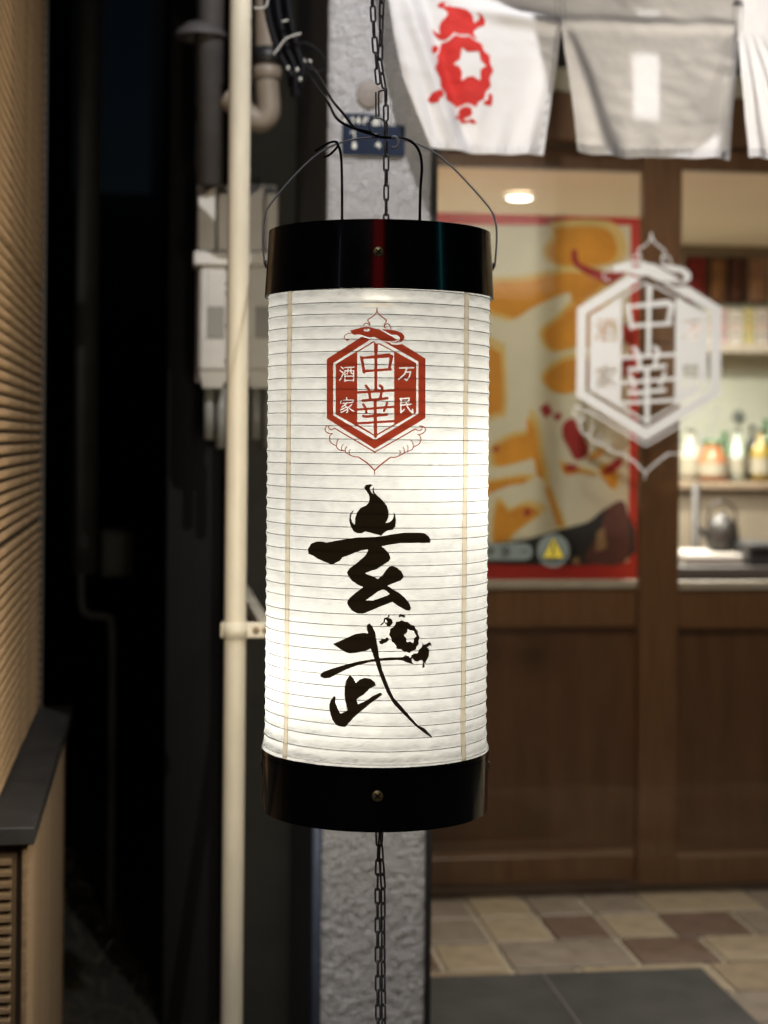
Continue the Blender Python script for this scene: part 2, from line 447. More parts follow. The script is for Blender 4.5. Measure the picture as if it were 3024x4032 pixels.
def paint_lettering(M):
    E = loc(1160, 1880, 2.765); F = loc(1200, 2380, 2.9625); G = loc(1480, 2380, 6.9125)
    M.poly(E([(758, 105), (775, 82), (815, 75), (855, 80), (830, 95), (820, 125), (835, 160), (862, 185), (850, 160), (848, 125), (868, 100), (862, 130), (870, 165), (905, 200), (960, 250), (1005, 310), (1025, 370), (1022, 430), (1005, 475), (985, 495), (1030, 490), (1065, 460), (1080, 420), (1078, 375), (1070, 355), (1095, 410), (1105, 470), (1095, 535), (1065, 570), (1010, 578), (975, 600), (940, 638), (920, 625), (870, 615), (820, 600), (770, 588), (730, 608), (680, 608), (640, 585), (610, 530), (595, 470), (600, 410), (620, 375), (650, 350), (620, 400), (612, 440), (625, 485), (655, 515), (660, 440), (680, 380), (720, 330), (780, 305), (812, 265), (815, 210), (795, 165), (765, 130)]))
    M.poly(E([(145, 780), (180, 720), (240, 697), (300, 697), (345, 710), (420, 695), (560, 670), (690, 652), (880, 648), (960, 638), (1080, 615), (1200, 602), (1360, 600), (1420, 610), (1465, 645), (1482, 690), (1470, 712), (1340, 712), (1150, 715), (1050, 730), (945, 748), (985, 780), (1030, 830), (1045, 880), (1030, 910), (960, 955), (895, 998), (820, 1020), (768, 1045), (850, 1075), (908, 1105), (960, 1060), (995, 1010), (1030, 970), (1070, 965), (1120, 985), (1165, 1025), (1190, 1080), (1160, 1120), (1080, 1150), (1012, 1180), (1060, 1210), (1130, 1250), (1200, 1310), (1250, 1370), (1268, 1420), (1255, 1452), (1210, 1445), (1130, 1400), (1065, 1355), (960, 1395), (830, 1450), (740, 1485), (680, 1480), (620, 1445), (580, 1390), (570, 1355), (600, 1310), (670, 1250), (748, 1195), (680, 1165), (620, 1120), (585, 1075), (570, 1030), (600, 990), (690, 920), (770, 850), (802, 795), (795, 783), (720, 795), (640, 825), (590, 848), (520, 870), (495, 905), (430, 940), (395, 945), (330, 920), (250, 885), (200, 850), (150, 830)]))
    M.poly(E([(770, 1340), (830, 1300), (900, 1245), (960, 1218), (1000, 1235), (1035, 1270), (1000, 1290), (930, 1315), (850, 1340)]), -1)
    M.poly(F([(325, 460), (400, 430), (500, 385), (590, 345), (690, 330), (740, 340), (722, 285), (722, 245), (755, 220), (790, 260), (825, 330), (830, 390), (852, 490), (866, 600), (885, 680), (905, 770), (950, 880), (990, 990), (1040, 1090), (1130, 1190), (1230, 1310), (1320, 1410), (1390, 1440), (1450, 1500), (1495, 1548), (1480, 1555), (1420, 1520), (1330, 1450), (1230, 1360), (1140, 1270), (1040, 1165), (970, 1050), (925, 950), (880, 840), (840, 720), (810, 630), (770, 515), (700, 545), (600, 565), (520, 570), (460, 550), (390, 505)]))
    M.poly(F([(178, 825), (215, 785), (330, 745), (450, 710), (600, 670), (750, 645), (880, 628), (1000, 618), (1140, 615), (1175, 592), (1210, 605), (1245, 635), (1252, 692), (1200, 680), (1140, 655), (1060, 648), (880, 658), (750, 675), (600, 715), (480, 760), (380, 810), (290, 858), (230, 862), (185, 845)]))
    M.poly(F([(285, 1170), (300, 1120), (340, 1068), (360, 1075), (355, 1140), (385, 1220), (415, 1275), (460, 1255), (497, 1235), (480, 1160), (465, 1080), (465, 980), (480, 890), (528, 820), (570, 870), (595, 920), (640, 875), (700, 855), (770, 870), (815, 905), (830, 945), (760, 980), (690, 1050), (625, 1090), (605, 1110), (620, 1165), (700, 1130), (800, 1065), (880, 1028), (910, 1048), (850, 1095), (760, 1160), (650, 1250), (560, 1330), (500, 1400), (475, 1430), (420, 1425), (370, 1410), (325, 1350), (300, 1280), (288, 1220)]))
    M.poly(G([(550, 470), (620, 465), (705, 430), (770, 465), (870, 475), (950, 550), (1045, 575), (1075, 650), (1140, 720), (1150, 810), (1190, 910), (1160, 990), (1170, 1080), (1110, 1150), (1080, 1240), (980, 1260), (915, 1325), (840, 1290), (765, 1295), (690, 1220), (575, 1210), (550, 1120), (500, 1050), (430, 1015), (420, 920), (355, 825), (390, 740), (390, 665), (480, 610), (530, 540)]))
    M.poly(G([(870, 660), (920, 700), (1030, 715), (1060, 790), (1110, 860), (1040, 930), (1020, 1055), (930, 1010), (840, 1030), (830, 930), (765, 835), (845, 770)]), -1)
    M.poly(G([(215, 400), (240, 360), (310, 350), (340, 320), (325, 280), (365, 290), (375, 325), (345, 365), (410, 385), (450, 440), (460, 500), (410, 570), (360, 615), (300, 580), (265, 530), (240, 480), (220, 500), (170, 555), (125, 580), (120, 540), (170, 510), (210, 480)]))
    M.poly(G([(255, 400), (290, 420), (310, 470), (290, 510), (250, 480)]), -1)
    M.poly(G([(620, 320), (650, 270), (690, 240), (690, 275), (740, 268), (790, 300), (795, 365), (750, 350), (690, 330), (630, 350)]))
    M.poly(G([(80, 1000), (150, 970), (155, 915), (190, 950), (250, 940), (295, 890), (340, 920), (350, 970), (300, 1030), (220, 1055), (180, 1085), (110, 1070)]))
    M.poly(G([(955, 1440), (975, 1380), (1040, 1335), (1140, 1330), (1160, 1260), (1210, 1190), (1270, 1130), (1240, 1000), (1290, 1095), (1370, 1080), (1450, 1015), (1500, 1060), (1520, 1150), (1475, 1115), (1390, 1165), (1440, 1200), (1455, 1290), (1440, 1420), (1390, 1500), (1360, 1570), (1375, 1625), (1340, 1600), (1330, 1560), (1310, 1660), (1350, 1680), (1280, 1735), (1262, 1720), (1285, 1560), (1230, 1510), (1150, 1550), (1080, 1550), (1030, 1510), (985, 1455), (975, 1500), (985, 1580), (1040, 1610), (960, 1615), (890, 1590), (940, 1450)]))
    return M
def paint_tortoise(M):
    H = loc(1500, 0, 2.765)
    M.poly(H([(620, 50), (640, 25), (690, 15), (730, 35), (700, 30), (690, 45), (720, 70), (735, 60), (735, 40), (760, 70), (850, 85), (930, 110), (985, 160), (1005, 210), (1010, 255), (1060, 220), (1070, 180), (1025, 140), (1090, 170), (1130, 230), (1125, 280), (1060, 300), (1010, 340), (1010, 380), (1045, 430), (1010, 420), (960, 375), (900, 375), (830, 370), (800, 350), (750, 400), (700, 430), (650, 420), (600, 370), (575, 320), (570, 290), (600, 330), (650, 360), (640, 290), (660, 230), (730, 160), (720, 120), (680, 85), (640, 75)]))
    M.poly(H([(665, 460), (740, 440), (805, 383), (880, 402), (960, 397), (1010, 440), (1090, 480), (1120, 560), (1180, 610), (1185, 690), (1222, 770), (1180, 850), (1195, 940), (1140, 1000), (1120, 1080), (1060, 1110), (1030, 1170), (980, 1138), (930, 1125), (830, 1165), (780, 1120), (705, 1095), (700, 1020), (640, 955), (640, 860), (580, 750), (620, 680), (620, 600), (650, 540)]))
    M.poly(H([(880, 515), (940, 565), (1065, 560), (1085, 660), (1145, 720), (1080, 760), (1080, 880), (1000, 830), (940, 840), (875, 880), (880, 780), (850, 720), (790, 690), (860, 640)]), -1)
    for p in ([(555, 570), (560, 510), (600, 475), (640, 490), (630, 540), (580, 580)], [(500, 1100), (540, 1030), (640, 985), (675, 1010), (670, 1060), (620, 1090), (610, 1130), (540, 1135)],
              [(1170, 1015), (1215, 1030), (1215, 1100), (1200, 1155), (1120, 1140), (1115, 1110), (1165, 1085)],
              [(870, 1175), (920, 1155), (980, 1170), (995, 1230), (980, 1260), (920, 1280), (910, 1300), (960, 1305), (1000, 1290), (1045, 1340), (1010, 1350), (960, 1325), (900, 1340), (870, 1310), (860, 1285), (810, 1290), (810, 1265), (855, 1255), (850, 1210)]):
        M.poly(H(p))
    return M


# ================================================================== SETTING
FLOOR = 0.175                                     # porch and shop floor above the street
YD = on_plane(2115, 2000, 1, 1.0)                 # door plane: 4.4 m out along the view
YD = 4.304
asphalt = mat('asphalt', (0.05, 0.05, 0.052), 0.9, var=0.35, vscale=6, bump=0.6, bscale=160)
g = MB().box((-40, -30, -0.2), (40, 2.95, 0.0)).build('road', asphalt); tag(g, kind='structure')
soil = mat('soil', (0.028, 0.025, 0.02), 1.0, var=0.5, vscale=9, bump=0.9, bscale=45, bdist=0.02)
N = 60
vsx, fsx = [], []
for j in range(N + 1):
    for i in range(N + 1):
        x = -1.6 + 2.6 * i / N; y = 2.95 + 9 * j / N
        vsx.append((x, y, 0.004 + 0.018 * rng.random() + 0.01 * math.sin(3 * x + 2 * y)))
for j in range(N):
    for i in range(N):
        a = j * (N + 1) + i; fsx.append((a, a + 1, a + N + 2, a + N + 1))
g = S(MB().add(vsx, fsx)).build('passage_ground', soil); tag(g, kind='structure')
g = MB().box((-40, 2.95, -0.2), (40, 60, -0.03)).build('ground', soil); tag(g, kind='structure')

# ---- stucco pillar at the shop corner
XL, XR, YP = 0.301, 0.489, 2.965                 # left face, right face, front face
def stucco_mat(name, col, amp):
    mt = mat(name, col, 0.85, var=0.10, vscale=5)
    t = mt.node_tree; p = t.nodes['Principled BSDF']
    tc = t.nodes.new('ShaderNodeTexCoord'); mp = t.nodes.new('ShaderNodeMapping'); mp.inputs['Scale'].default_value = (1, 1, 1.9)
    t.links.new(tc.outputs['Object'], mp.inputs[0])
    n1 = t.nodes.new('ShaderNodeTexNoise'); n1.inputs['Scale'].default_value = 125; n1.inputs['Detail'].default_value = 6; n1.inputs['Distortion'].default_value = 0.9
    n2 = t.nodes.new('ShaderNodeTexNoise'); n2.inputs['Scale'].default_value = 260; n2.inputs['Detail'].default_value = 3
    t.links.new(mp.outputs[0], n1.inputs[0]); t.links.new(mp.outputs[0], n2.inputs[0])
    b1 = t.nodes.new('ShaderNodeBump'); b1.inputs['Strength'].default_value = amp; b1.inputs['Distance'].default_value = 0.026
    b2 = t.nodes.new('ShaderNodeBump'); b2.inputs['Strength'].default_value = amp * 0.35; b2.inputs['Distance'].default_value = 0.002
    t.links.new(n1.outputs['Fac'], b1.inputs['Height']); t.links.new(n2.outputs['Fac'], b2.inputs['Height'])
    t.links.new(b1.outputs[0], b2.inputs['Normal']); t.links.new(b2.outputs[0], p.inputs['Normal'])
    return mt
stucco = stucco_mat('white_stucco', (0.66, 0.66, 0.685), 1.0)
stucco_shaded = stucco_mat('shaded_stucco', (0.10, 0.10, 0.105), 0.7)  # darker copy for the side face; its shade is put into the colour
black_metal = mat('black_metal', (0.012, 0.012, 0.013), 0.45, var=0.3, vscale=20)
pil = empty('stucco_pillar', (0.395, YP + 0.3, 0), 'rough white stucco pillar behind the paper lantern', 'pillar')
def rough_face(n_u, n_v, fn, amp):
    h = rng.random((n_v + 3, n_u + 3)); h = (h + np.roll(h, 1, 1) + np.roll(h, 1, 0) + np.roll(h, -1, 1) + np.roll(h, -1, 0)) / 5
    vs, fs = [], []
    for j in range(n_v + 1):
        for i in range(n_u + 1):
            vs.append(fn(i / n_u, j / n_v, (h[j, i] - 0.5) * amp))
    for j in range(n_v):
        for i in range(n_u):
            a = j * (n_u + 1) + i; fs.append((a, a + 1, a + n_u + 2, a + n_u + 1))
    return S(MB().add(vs, fs))
ztop = 3.0
rough_face(44, 700, lambda u, v, h: (XL + (XR - XL) * u, YP + h + 0.010 * (max(0, abs(u - 0.5) * 2 - 0.93) / 0.07) ** 2, ztop * v), 0.011).build('front_face', stucco, pil)
rough_face(60, 300, lambda u, v, h: (XL + h * 0.8 + 0.006 * max(0, 1 - u * 30), YP + 0.008 + 0.66 * u, ztop * v), 0.005).build('side_face', stucco_shaded, pil)
MB().box((XL + 0.006, YP + 0.012, 0), (XR - 0.001, YP + 0.66, ztop)).build('core', stucco_shaded, pil)
MB().box((XR, YP + 0.008, FLOOR * 0), (XR + 0.0115, YP + 0.07, ztop)).build('corner_trim', black_metal, pil)
# a dark blue cover strip along the foot of the left edge
b_ = on_plane(1205, 3300, 1, YP - 0.002); t_ = on_plane(1236, 3300, 1, YP - 0.002)
S(MB().tube([(XL - 0.008, YP + 0.012, 0.0), (XL - 0.008, YP + 0.012, 0.95)], 0.009, 10)).build('edge_conduit', mat('blue_grey_paint', (0.05, 0.065, 0.105), 0.5, var=0.2, vscale=20), pil)

# ---- set-back wall with the meters
YM = 3.66
wall_grey = mat('grey_render', (0.05, 0.05, 0.046), 0.9, var=0.25, vscale=6, bump=0.3, bscale=120)
xm0 = on_plane(925, 1400, 1, YM).x
g = empty('side_wall', (0.1, YM, 0), 'grey rendered wall set back beside the pillar, carrying the meters', 'wall')
MB().box((xm0, YM, 0), (XL + 0.01, YM + 0.15, 3.2)).build('wall_face', wall_grey, g)
MB().box((xm0 - 0.012, YM - 0.006, 0.0), (xm0 + 0.03, YM + 0.156, 3.2)).build('corner_strip', mat('corner_strip_paint', (0.06, 0.06, 0.058), 0.7), g)
dark_wall = mat('dark_cladding', (0.004, 0.004, 0.0045), 0.9, var=0.4, vscale=3, bump=0.3, bscale=30)
g = empty('shop_rear_wall', (0.3, 6, 0), 'dark shop side wall running back along the passage', 'wall')
MB().box((0.03, YM + 0.152, 0), (0.085, 11.0, 3.4)).build('wall_face', dark_wall, g)
MB().box((0.0855, YM + 0.152, 0), (XL + 0.2, YM + 0.20, 3.4)).build('return_face', dark_wall, g)

# ---- neighbouring house on the left: ribbed siding over a wider base with a dark ledge
XU, XB, YB0, YB1 = -0.231, -0.179, 2.467, 3.53
ZL = EYE - 0.556
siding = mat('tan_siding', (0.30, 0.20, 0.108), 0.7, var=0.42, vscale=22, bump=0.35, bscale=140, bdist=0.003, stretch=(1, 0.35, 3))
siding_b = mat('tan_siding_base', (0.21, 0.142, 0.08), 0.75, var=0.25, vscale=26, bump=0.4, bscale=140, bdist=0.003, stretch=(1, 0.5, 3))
ledge_m = mat('ledge_metal', (0.028, 0.027, 0.027), 0.45, var=0.25, vscale=12)
house = empty('neighbour_house', (-0.6, 3.0, 0), 'tan house corner with ribbed siding and dark ledge at left', 'house')
MB().box((-2.6, YB0 + 0.02, ZL - 0.01), (XU - 0.008, YB1 - 0.002, 4.2)).build('upper_wall', mat('siding_groove', (0.035, 0.022, 0.012), 0.9, var=0.2), house)
MB().box((-2.6, YB0 + 0.010, 0), (XB - 0.007, YB1 - 0.002, ZL - 0.024)).build('base_wall', mat('base_groove', (0.10, 0.065, 0.035), 0.9, var=0.2), house)
def board(depth, h):
    prof = [(0.0, h * 0.16), (0.007, h * 0.20), (0.010, h * 0.36), (0.010, h * 0.70), (0.007, h * 0.86), (0.0, h * 0.90)]
    M = MB(); vs = []
    for (dx, z) in prof: vs += [(dx, 0, z), (dx, depth, z)]
    n = len(prof); fs = [(2 * i, 2 * i + 1, 2 * i + 3, 2 * i + 2) for i in range(n - 1)]
    fs.append(tuple(2 * i for i in range(n - 1, -1, -1))); fs.append(tuple(2 * i + 1 for i in range(n)))
    return M.add(vs, fs)
PIT = 0.0192
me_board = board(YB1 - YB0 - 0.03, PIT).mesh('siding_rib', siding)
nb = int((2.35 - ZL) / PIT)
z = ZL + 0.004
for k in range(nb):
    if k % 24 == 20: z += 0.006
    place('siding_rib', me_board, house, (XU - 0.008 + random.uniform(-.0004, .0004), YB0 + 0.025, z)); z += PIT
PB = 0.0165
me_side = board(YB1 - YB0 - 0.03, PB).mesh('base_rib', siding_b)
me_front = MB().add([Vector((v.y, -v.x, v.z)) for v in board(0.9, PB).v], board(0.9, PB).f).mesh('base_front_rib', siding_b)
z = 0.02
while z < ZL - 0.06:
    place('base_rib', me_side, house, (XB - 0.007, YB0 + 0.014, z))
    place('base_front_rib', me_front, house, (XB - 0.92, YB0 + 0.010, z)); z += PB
MB().box((XB - 0.006, YB0 - 0.0015, 0.0), (XB + 0.003, YB0 + 0.012, ZL - 0.03), 0.002).build('corner_trim', siding_b, house)
MB().box((-2.6, YB0 - 0.022, ZL - 0.026), (XB + 0.014, YB1 + 0.03, ZL), 0.002).build('ledge', ledge_m, house)
MB().box((XU - 0.02, YB1 - 0.001, ZL), (XU + 0.006, YB1 + 0.022, 4.2)).build('corner_post', mat('corner_post_metal', (0.03, 0.028, 0.025), 0.6), house)

g = empty('rear_house', (-1.0, 6.5, 0), 'dark unlit house further back along the passage', 'house')
MB().box((-4.5, YB1 + 0.55, 0), (-0.46, 9.5, 5.2)).build('wall_face', dark_wall, g)
MB().box((-4.6, YB1 + 0.5, 5.2), (-0.36, 9.6, 5.32)).build('roof', ledge_m, g)
g = empty('far_house', (0.5, 12, 0), 'dark house closing off the far end of the passage', 'house')
xa = on_plane(600, 0, 1, 12).x; xb = on_plane(425, 0, 1, 12).x; zg = on_plane(500, 760, 1, 12).z
MB().box((xa, 12, 0), (6, 16, 9)).build('wall_face', dark_wall, g)
MB().box((-5, 12.02, 0), (xa, 16, zg)).build('low_wall', dark_wall, g)
# downpipe, meter box and thin conduit on the rear house
dp = at_depth(340, 1500, 4.6)
t = empty('downpipe', (dp.x, dp.y, 0), 'faint grey downpipe in the dark passage at left', 'pipe')
dgrey = mat('dull_grey_pvc', (0.07, 0.07, 0.065), 0.6, var=0.2, vscale=10)
S(MB().tube([(dp.x, dp.y, at_depth(340, 2260, 4.6).z), (dp.x, dp.y, 4)], 0.034, 16)).build('pipe', dgrey, t)
S(MB().tube(catmull([at_depth(320, 2230, 4.6), at_depth(322, 2380, 4.6), at_depth(350, 2420, 4.6), at_depth(420, 2430, 4.6), at_depth(440, 2480, 4.6), at_depth(440, 2800, 4.6), (at_depth(440, 2800, 4.6).x, dp.y, 0.0)], 6), 0.012, 10)).build('drain_tail', dgrey, t)
t = empty('junction_box', at_depth(465, 2180, 4.6), 'small grey box beside the downpipe in the dark passage', 'box')
a = at_depth(395, 2275, 4.6); b = at_depth(530, 2085, 4.6)
MB().box((a.x, a.y, a.z), (b.x, a.y + 0.09, b.z), 0.006).build('case', dgrey, t)
MB().box((a.x + 0.008, a.y - 0.008, a.z + 0.01), (b.x - 0.008, a.y - 0.0005, b.z - 0.01), 0.003).build('lid', dgrey, t)

# dry weeds and grit on the passage floor
straw = mat('dry_straw', (0.09, 0.075, 0.045), 0.9, var=0.4, vscale=20)
M = MB()
for k in range(420):
    x = random.uniform(-0.42, 0.28); y = random.uniform(3.1, 5.6); a = random.uniform(0, 6.28); h = random.uniform(0.01, 0.09); l = random.uniform(0.03, 0.16)
    p0 = Vector((x, y, 0.006)); p2 = p0 + Vector((math.cos(a) * l, math.sin(a) * l, h * random.uniform(0.1, 0.6))); p1 = (p0 + p2) / 2 + Vector((0, 0, h))
    M.tube([p0, p0.lerp(p1, 0.6), p1.lerp(p2, 0.3), p2], [0.0018, 0.0016, 0.0012, 0.0005], 3)
tag(M.build('dry_weeds', straw), 'dry straw and weeds littering the dark passage floor', 'weeds', kind='stuff')
M = MB()
for k in range(500):
    x = random.uniform(-0.44, 0.29); y = random.uniform(3.0, 5.8); r_ = random.uniform(0.004, 0.016)
    vs = [Vector((math.cos(a) * r_ * random.uniform(.7, 1.2), math.sin(a) * r_ * random.uniform(.7, 1.2), 0)) for a in (0, 1.25, 2.5, 3.77, 5.0)]
    b0 = Vector((x, y, 0.008))
    M.add([b0 + v for v in vs] + [b0 + v * 0.6 + Vector((0, 0, r_ * 0.6)) for v in vs], [(5, 6, 7, 8, 9)] + [(i, (i + 1) % 5, (i + 1) % 5 + 5, i + 5) for i in range(5)])
tag(M.build('gravel', mat('grey_gravel', (0.20, 0.19, 0.17), 0.9, var=0.4, vscale=40)), 'loose grey gravel on the dark passage floor', 'gravel', kind='stuff')

# ================================================================== PORCH AND SHOP FRONT
XS1 = 3.4                                        # right end of the shop front
tile_cols = {'beige': (0.165, 0.134, 0.090), 'brown': (0.068, 0.044, 0.031), 'grey': (0.115, 0.095, 0.074), 'warm': (0.135, 0.104, 0.067)}
tile_m = {k: mat('slate_tile_' + k, c, 0.55, var=0.28, vscale=16, bump=0.35, bscale=40, bdist=0.003, spec=0.4) for k, c in tile_cols.items()}
grout = mat('grout', (0.20, 0.175, 0.13), 0.9, var=0.15, vscale=30)
pf = MB().box((XR, YP + 0.02, 0), (XS1, 8.2, FLOOR - 0.008)).build('porch_floor', grout); tag(pf, kind='structure')
def tile_mesh(wd, dp_, m_):
    return MB().box((0.0065, 0.0065, -0.02), (wd - 0.0065, dp_ - 0.0065, 0.0), 0.003).mesh('floor_tile', m_)
tmesh = {}
yrow = YD - 0.02
rows = []
patt = [[('grey', .3), ('beige', .15), ('grey', .15), ('grey', .15), ('beige', .3), ('grey', .3), ('warm', .3)],
        [('grey', .3), ('beige', .15), ('brown', .15), ('beige', .15), ('brown', .2), ('grey', .3), ('beige', .3)],
        [('brown', .15), ('beige', .15), ('grey', .30), ('brown', .2), ('beige', .3), ('warm', .3), ('grey', .3)],
        [('warm', .3), ('grey', .15), ('beige', .3), ('warm', .2), ('brown', .15), ('beige', .3), ('grey', .3)]]
y = YD - 0.03
ri = 0
while y > YP + 0.1:
    y -= 0.2; x = XR + 0.012 + (0.02, -0.0, 0.03, -0.0)[ri % 4] * 0
    first = True; k = 0
    row = patt[ri % 4] if ri < 4 else [(random.choice(list(tile_cols)), random.choice((.15, .3, .2))) for _ in range(12)]
    row = row + [(random.choice(list(tile_cols)), random.choice((.15, .3, .2))) for _ in range(8)]
    for c, wd in row:
        if x > 2.6: break
        key = (c, wd)
        if key not in tmesh: tmesh[key] = tile_mesh(wd, 0.2, tile_m[c])
        place('floor_tile', tmesh[key], pf, (x, y, FLOOR + random.uniform(-.0012, .0012))); x += wd
    ri += 1
# rubber mat
def mat_rubber():
    mt = mat('rubber_mat', (0.030, 0.031, 0.028), 0.75, var=0.3, vscale=14)
    t = mt.node_tree; p = t.nodes['Principled BSDF']
    tc = t.nodes.new('ShaderNodeTexCoord'); mp = t.nodes.new('ShaderNodeMapping'); mp.inputs['Rotation'].default_value = (0, 0, R_(45)); mp.inputs['Scale'].default_value = (52, 52, 52)
    ck = t.nodes.new('ShaderNodeTexVoronoi'); ck.distance = 'CHEBYCHEV'; ck.inputs['Scale'].default_value = 1.0; ck.inputs['Randomness'].default_value = 0.0
    t.links.new(tc.outputs['Object'], mp.inputs[0]); t.links.new(mp.outputs[0], ck.inputs['Vector'])
    bp = t.nodes.new('ShaderNodeBump'); bp.inputs['Strength'].default_value = 1.0; bp.inputs['Distance'].default_value = 0.004; bp.invert = True
    t.links.new(ck.outputs['Distance'], bp.inputs['Height']); t.links.new(bp.outputs[0], p.inputs['Normal'])
    mr = t.nodes.new('ShaderNodeMapRange'); mr.inputs[1].default_value = 0.25; mr.inputs[2].default_value = 0.45
    mx = t.nodes.new('ShaderNodeMix'); mx.data_type = 'RGBA'; mx.inputs[6].default_value = (0.024, 0.025, 0.022, 1); mx.inputs[7].default_value = (0.002, 0.002, 0.002, 1)
    n = t.nodes.new('ShaderNodeTexNoise'); n.inputs['Scale'].default_value = 9; n.inputs['Detail'].default_value = 6; t.links.new(tc.outputs['Object'], n.inputs[0])
    m3 = t.nodes.new('ShaderNodeMix'); m3.data_type = 'RGBA'; m3.blend_type = 'MULTIPLY'; m3.inputs[0].default_value = 1.0
    m4 = t.nodes.new('ShaderNodeMapRange'); m4.inputs[1].default_value = 0.35; m4.inputs[2].default_value = 0.7; m4.inputs[3].default_value = 0.7; m4.inputs[4].default_value = 1.9
    t.links.new(n.outputs['Fac'], m4.inputs[0]); t.links.new(ck.outputs['Distance'], mr.inputs[0]); t.links.new(mr.outputs[0], mx.inputs[0])
    t.links.new(mx.outputs[2], m3.inputs[6]); t.links.new(m4.outputs[0], m3.inputs[7]); t.links.new(m3.outputs[2], p.inputs['Base Color'])
    return mt
mx1 = on_plane(2750, 3815, 2, FLOOR).x
t = empty('door_mat', (1.0, 3.4, FLOOR), 'dark rubber entrance mat on the slate porch tiles', 'mat')
MB().box((XR + 0.02, YP + 0.10, FLOOR + 0.002), (mx1, 3.600, FLOOR + 0.012), 0.003).build('rubber_sheet', mat_rubber(), t)
sx = on_plane(2130, 3858, 2, FLOOR).x
MB().box((sx, YP + 0.10, FLOOR + 0.0125), (sx + 0.006, 3.597, FLOOR + 0.0145)).build('joint_strip', mat('mat_strip', (0.05, 0.046, 0.042), 0.6), t)

# ---- sliding doors
wood = mat('brown_wood', (0.150, 0.071, 0.029), 0.38, var=0.22, vscale=7, bump=0.08, bscale=60, stretch=(9, 9, 0.8))
wood_p = mat('brown_wood_panel', (0.105, 0.049, 0.020), 0.42, var=0.2, vscale=5, bump=0.08, bscale=50, stretch=(6, 6, 0.7))
sill_m = mat('pale_sill', (0.42, 0.36, 0.28), 0.4, var=0.1, vscale=20)
dark_gap = mat('dark_gap', (0.012, 0.010, 0.009), 0.8)
glass = thin_glass('clear_glass')
def zpx(py, px=2115, yy=YD): return on_plane(px, py, 1, yy).z
ZS = zpx(2325); ZR = zpx(2480); ZBR = zpx(3392); ZHEAD = zpx(560)
def sliding_leaf(name, x0, x1, yf, stl, str_, label):
    t = empty(name, ((x0 + x1) / 2, yf, FLOOR), label, 'door')
    th = 0.036
    if stl: MB().box((x0, yf, FLOOR + 0.006), (x0 + stl, yf + th, ZHEAD), 0.003).build('stile', wood, t)
    if str_: MB().box((x1 - str_, yf, FLOOR + 0.006), (x1, yf + th, ZHEAD), 0.003).build('stile', wood, t)
    xa, xb = x0 + stl, x1 - str_
    MB().box((xa, yf + 0.001, FLOOR + 0.006), (xb, yf + th, ZBR), 0.002).build('bottom_rail', wood, t)
    MB().box((xa, yf + 0.001, ZR), (xb, yf + th, ZS), 0.002).build('middle_rail', wood, t)
    MB().box((xa, yf - 0.004, ZS), (xb, yf + th, ZS + 0.022), 0.002).build('glazing_sill', sill_m, t)
    MB().box((xa, yf + 0.012, ZBR), (xb, yf + 0.026, ZR)).build('kick_panel', wood_p, t)
    MB().box((xa, yf + 0.004, ZBR), (xb, yf + 0.012, ZBR + 0.012)).build('panel_bead', mat('bead', (0.22, 0.13, 0.07), 0.4), t)
    MB().box((xa, yf + 0.001, ZHEAD - 0.06), (xb, yf + th, ZHEAD - 0.001)).build('top_rail', wood, t)
    MB().box((xa, yf + 0.016, ZS + 0.022), (xb, yf + 0.020, ZHEAD - 0.06)).build('glass_pane', glass, t)
    return t
xpost0 = on_plane(2528, 1500, 1, YD).x; xpost1 = on_plane(2680, 1500, 1, YD).x
sliding_leaf('sliding_door', XR - 0.25, xpost0 + 0.035, YD + 0.05, 0.0, 0.0, 'brown sliding door nearest the pillar, red-bordered poster behind its glass')
sliding_leaf('sliding_door', xpost0, xpost0 + 1.15, YD, xpost1 - xpost0, 0.0, 'brown sliding door at right edge, bar counter seen through its glass')
tr = empty('entrance_lintel', (1.5, YD, ZHEAD), 'brown timber beam and cream panel above the sliding doors', 'beam')
MB().box((XR - 0.3, YD - 0.03, ZHEAD + 0.002), (XS1, YD + 0.12, zpx(365)), 0.004).build('beam', wood, tr)
cream_wall = mat('cream_plaster', (0.62, 0.55, 0.42), 0.85, var=0.06, vscale=4, bump=0.1)
MB().box((XR - 0.3, YD, zpx(365)), (XS1, YD + 0.1, zpx(262))).build('cream_panel', cream_wall, tr)
MB().box((XR - 0.3, YD - 0.01, zpx(262)), (XS1, YD + 0.12, ztop + 0.4)).build('upper_boarding', mat('dark_boarding', (0.03, 0.024, 0.02), 0.7, var=0.3), tr)
MB().box((XR - 0.3, YD - 0.02, FLOOR - 0.006), (XS1, YD + 0.1, FLOOR + 0.005)).build('threshold', mat('threshold_wood', (0.05, 0.03, 0.018), 0.5, var=0.3), tr)
# porch side wall behind pillar and soffit
g = MB().box((XR - 0.10, YP + 0.66, 0), (XR - 0.0, YD + 0.3, ztop)).build('porch_side_wall', cream_wall); tag(g, 'cream porch wall between the pillar and the doors', 'wall')
g = MB().box((XL, YP + 0.10, ztop), (XS1, 8.2, ztop + 0.15)).build('porch_ceiling', mat('soffit', (0.35, 0.30, 0.24), 0.8, var=0.1)); tag(g, kind='structure')

# ---- clear glass screen in front of the doors, with the white emblem and the stickers
YG = YD - 0.07
gs = empty('glass_screen', (1.4, YG, FLOOR), 'clear glass screen before the doors bearing a large white emblem', 'screen')
MB().box((XR + 0.013, YG, FLOOR + 0.006), (XS1 - 0.2, YG + 0.006, ZHEAD + 0.25)).build('glass_pane', glass, gs)
white_vinyl = mat('white_vinyl', (0.56, 0.57, 0.585), 0.45)
em = paint_emblem(Mask(1250, 1190, 1710, 1885, 1.5))
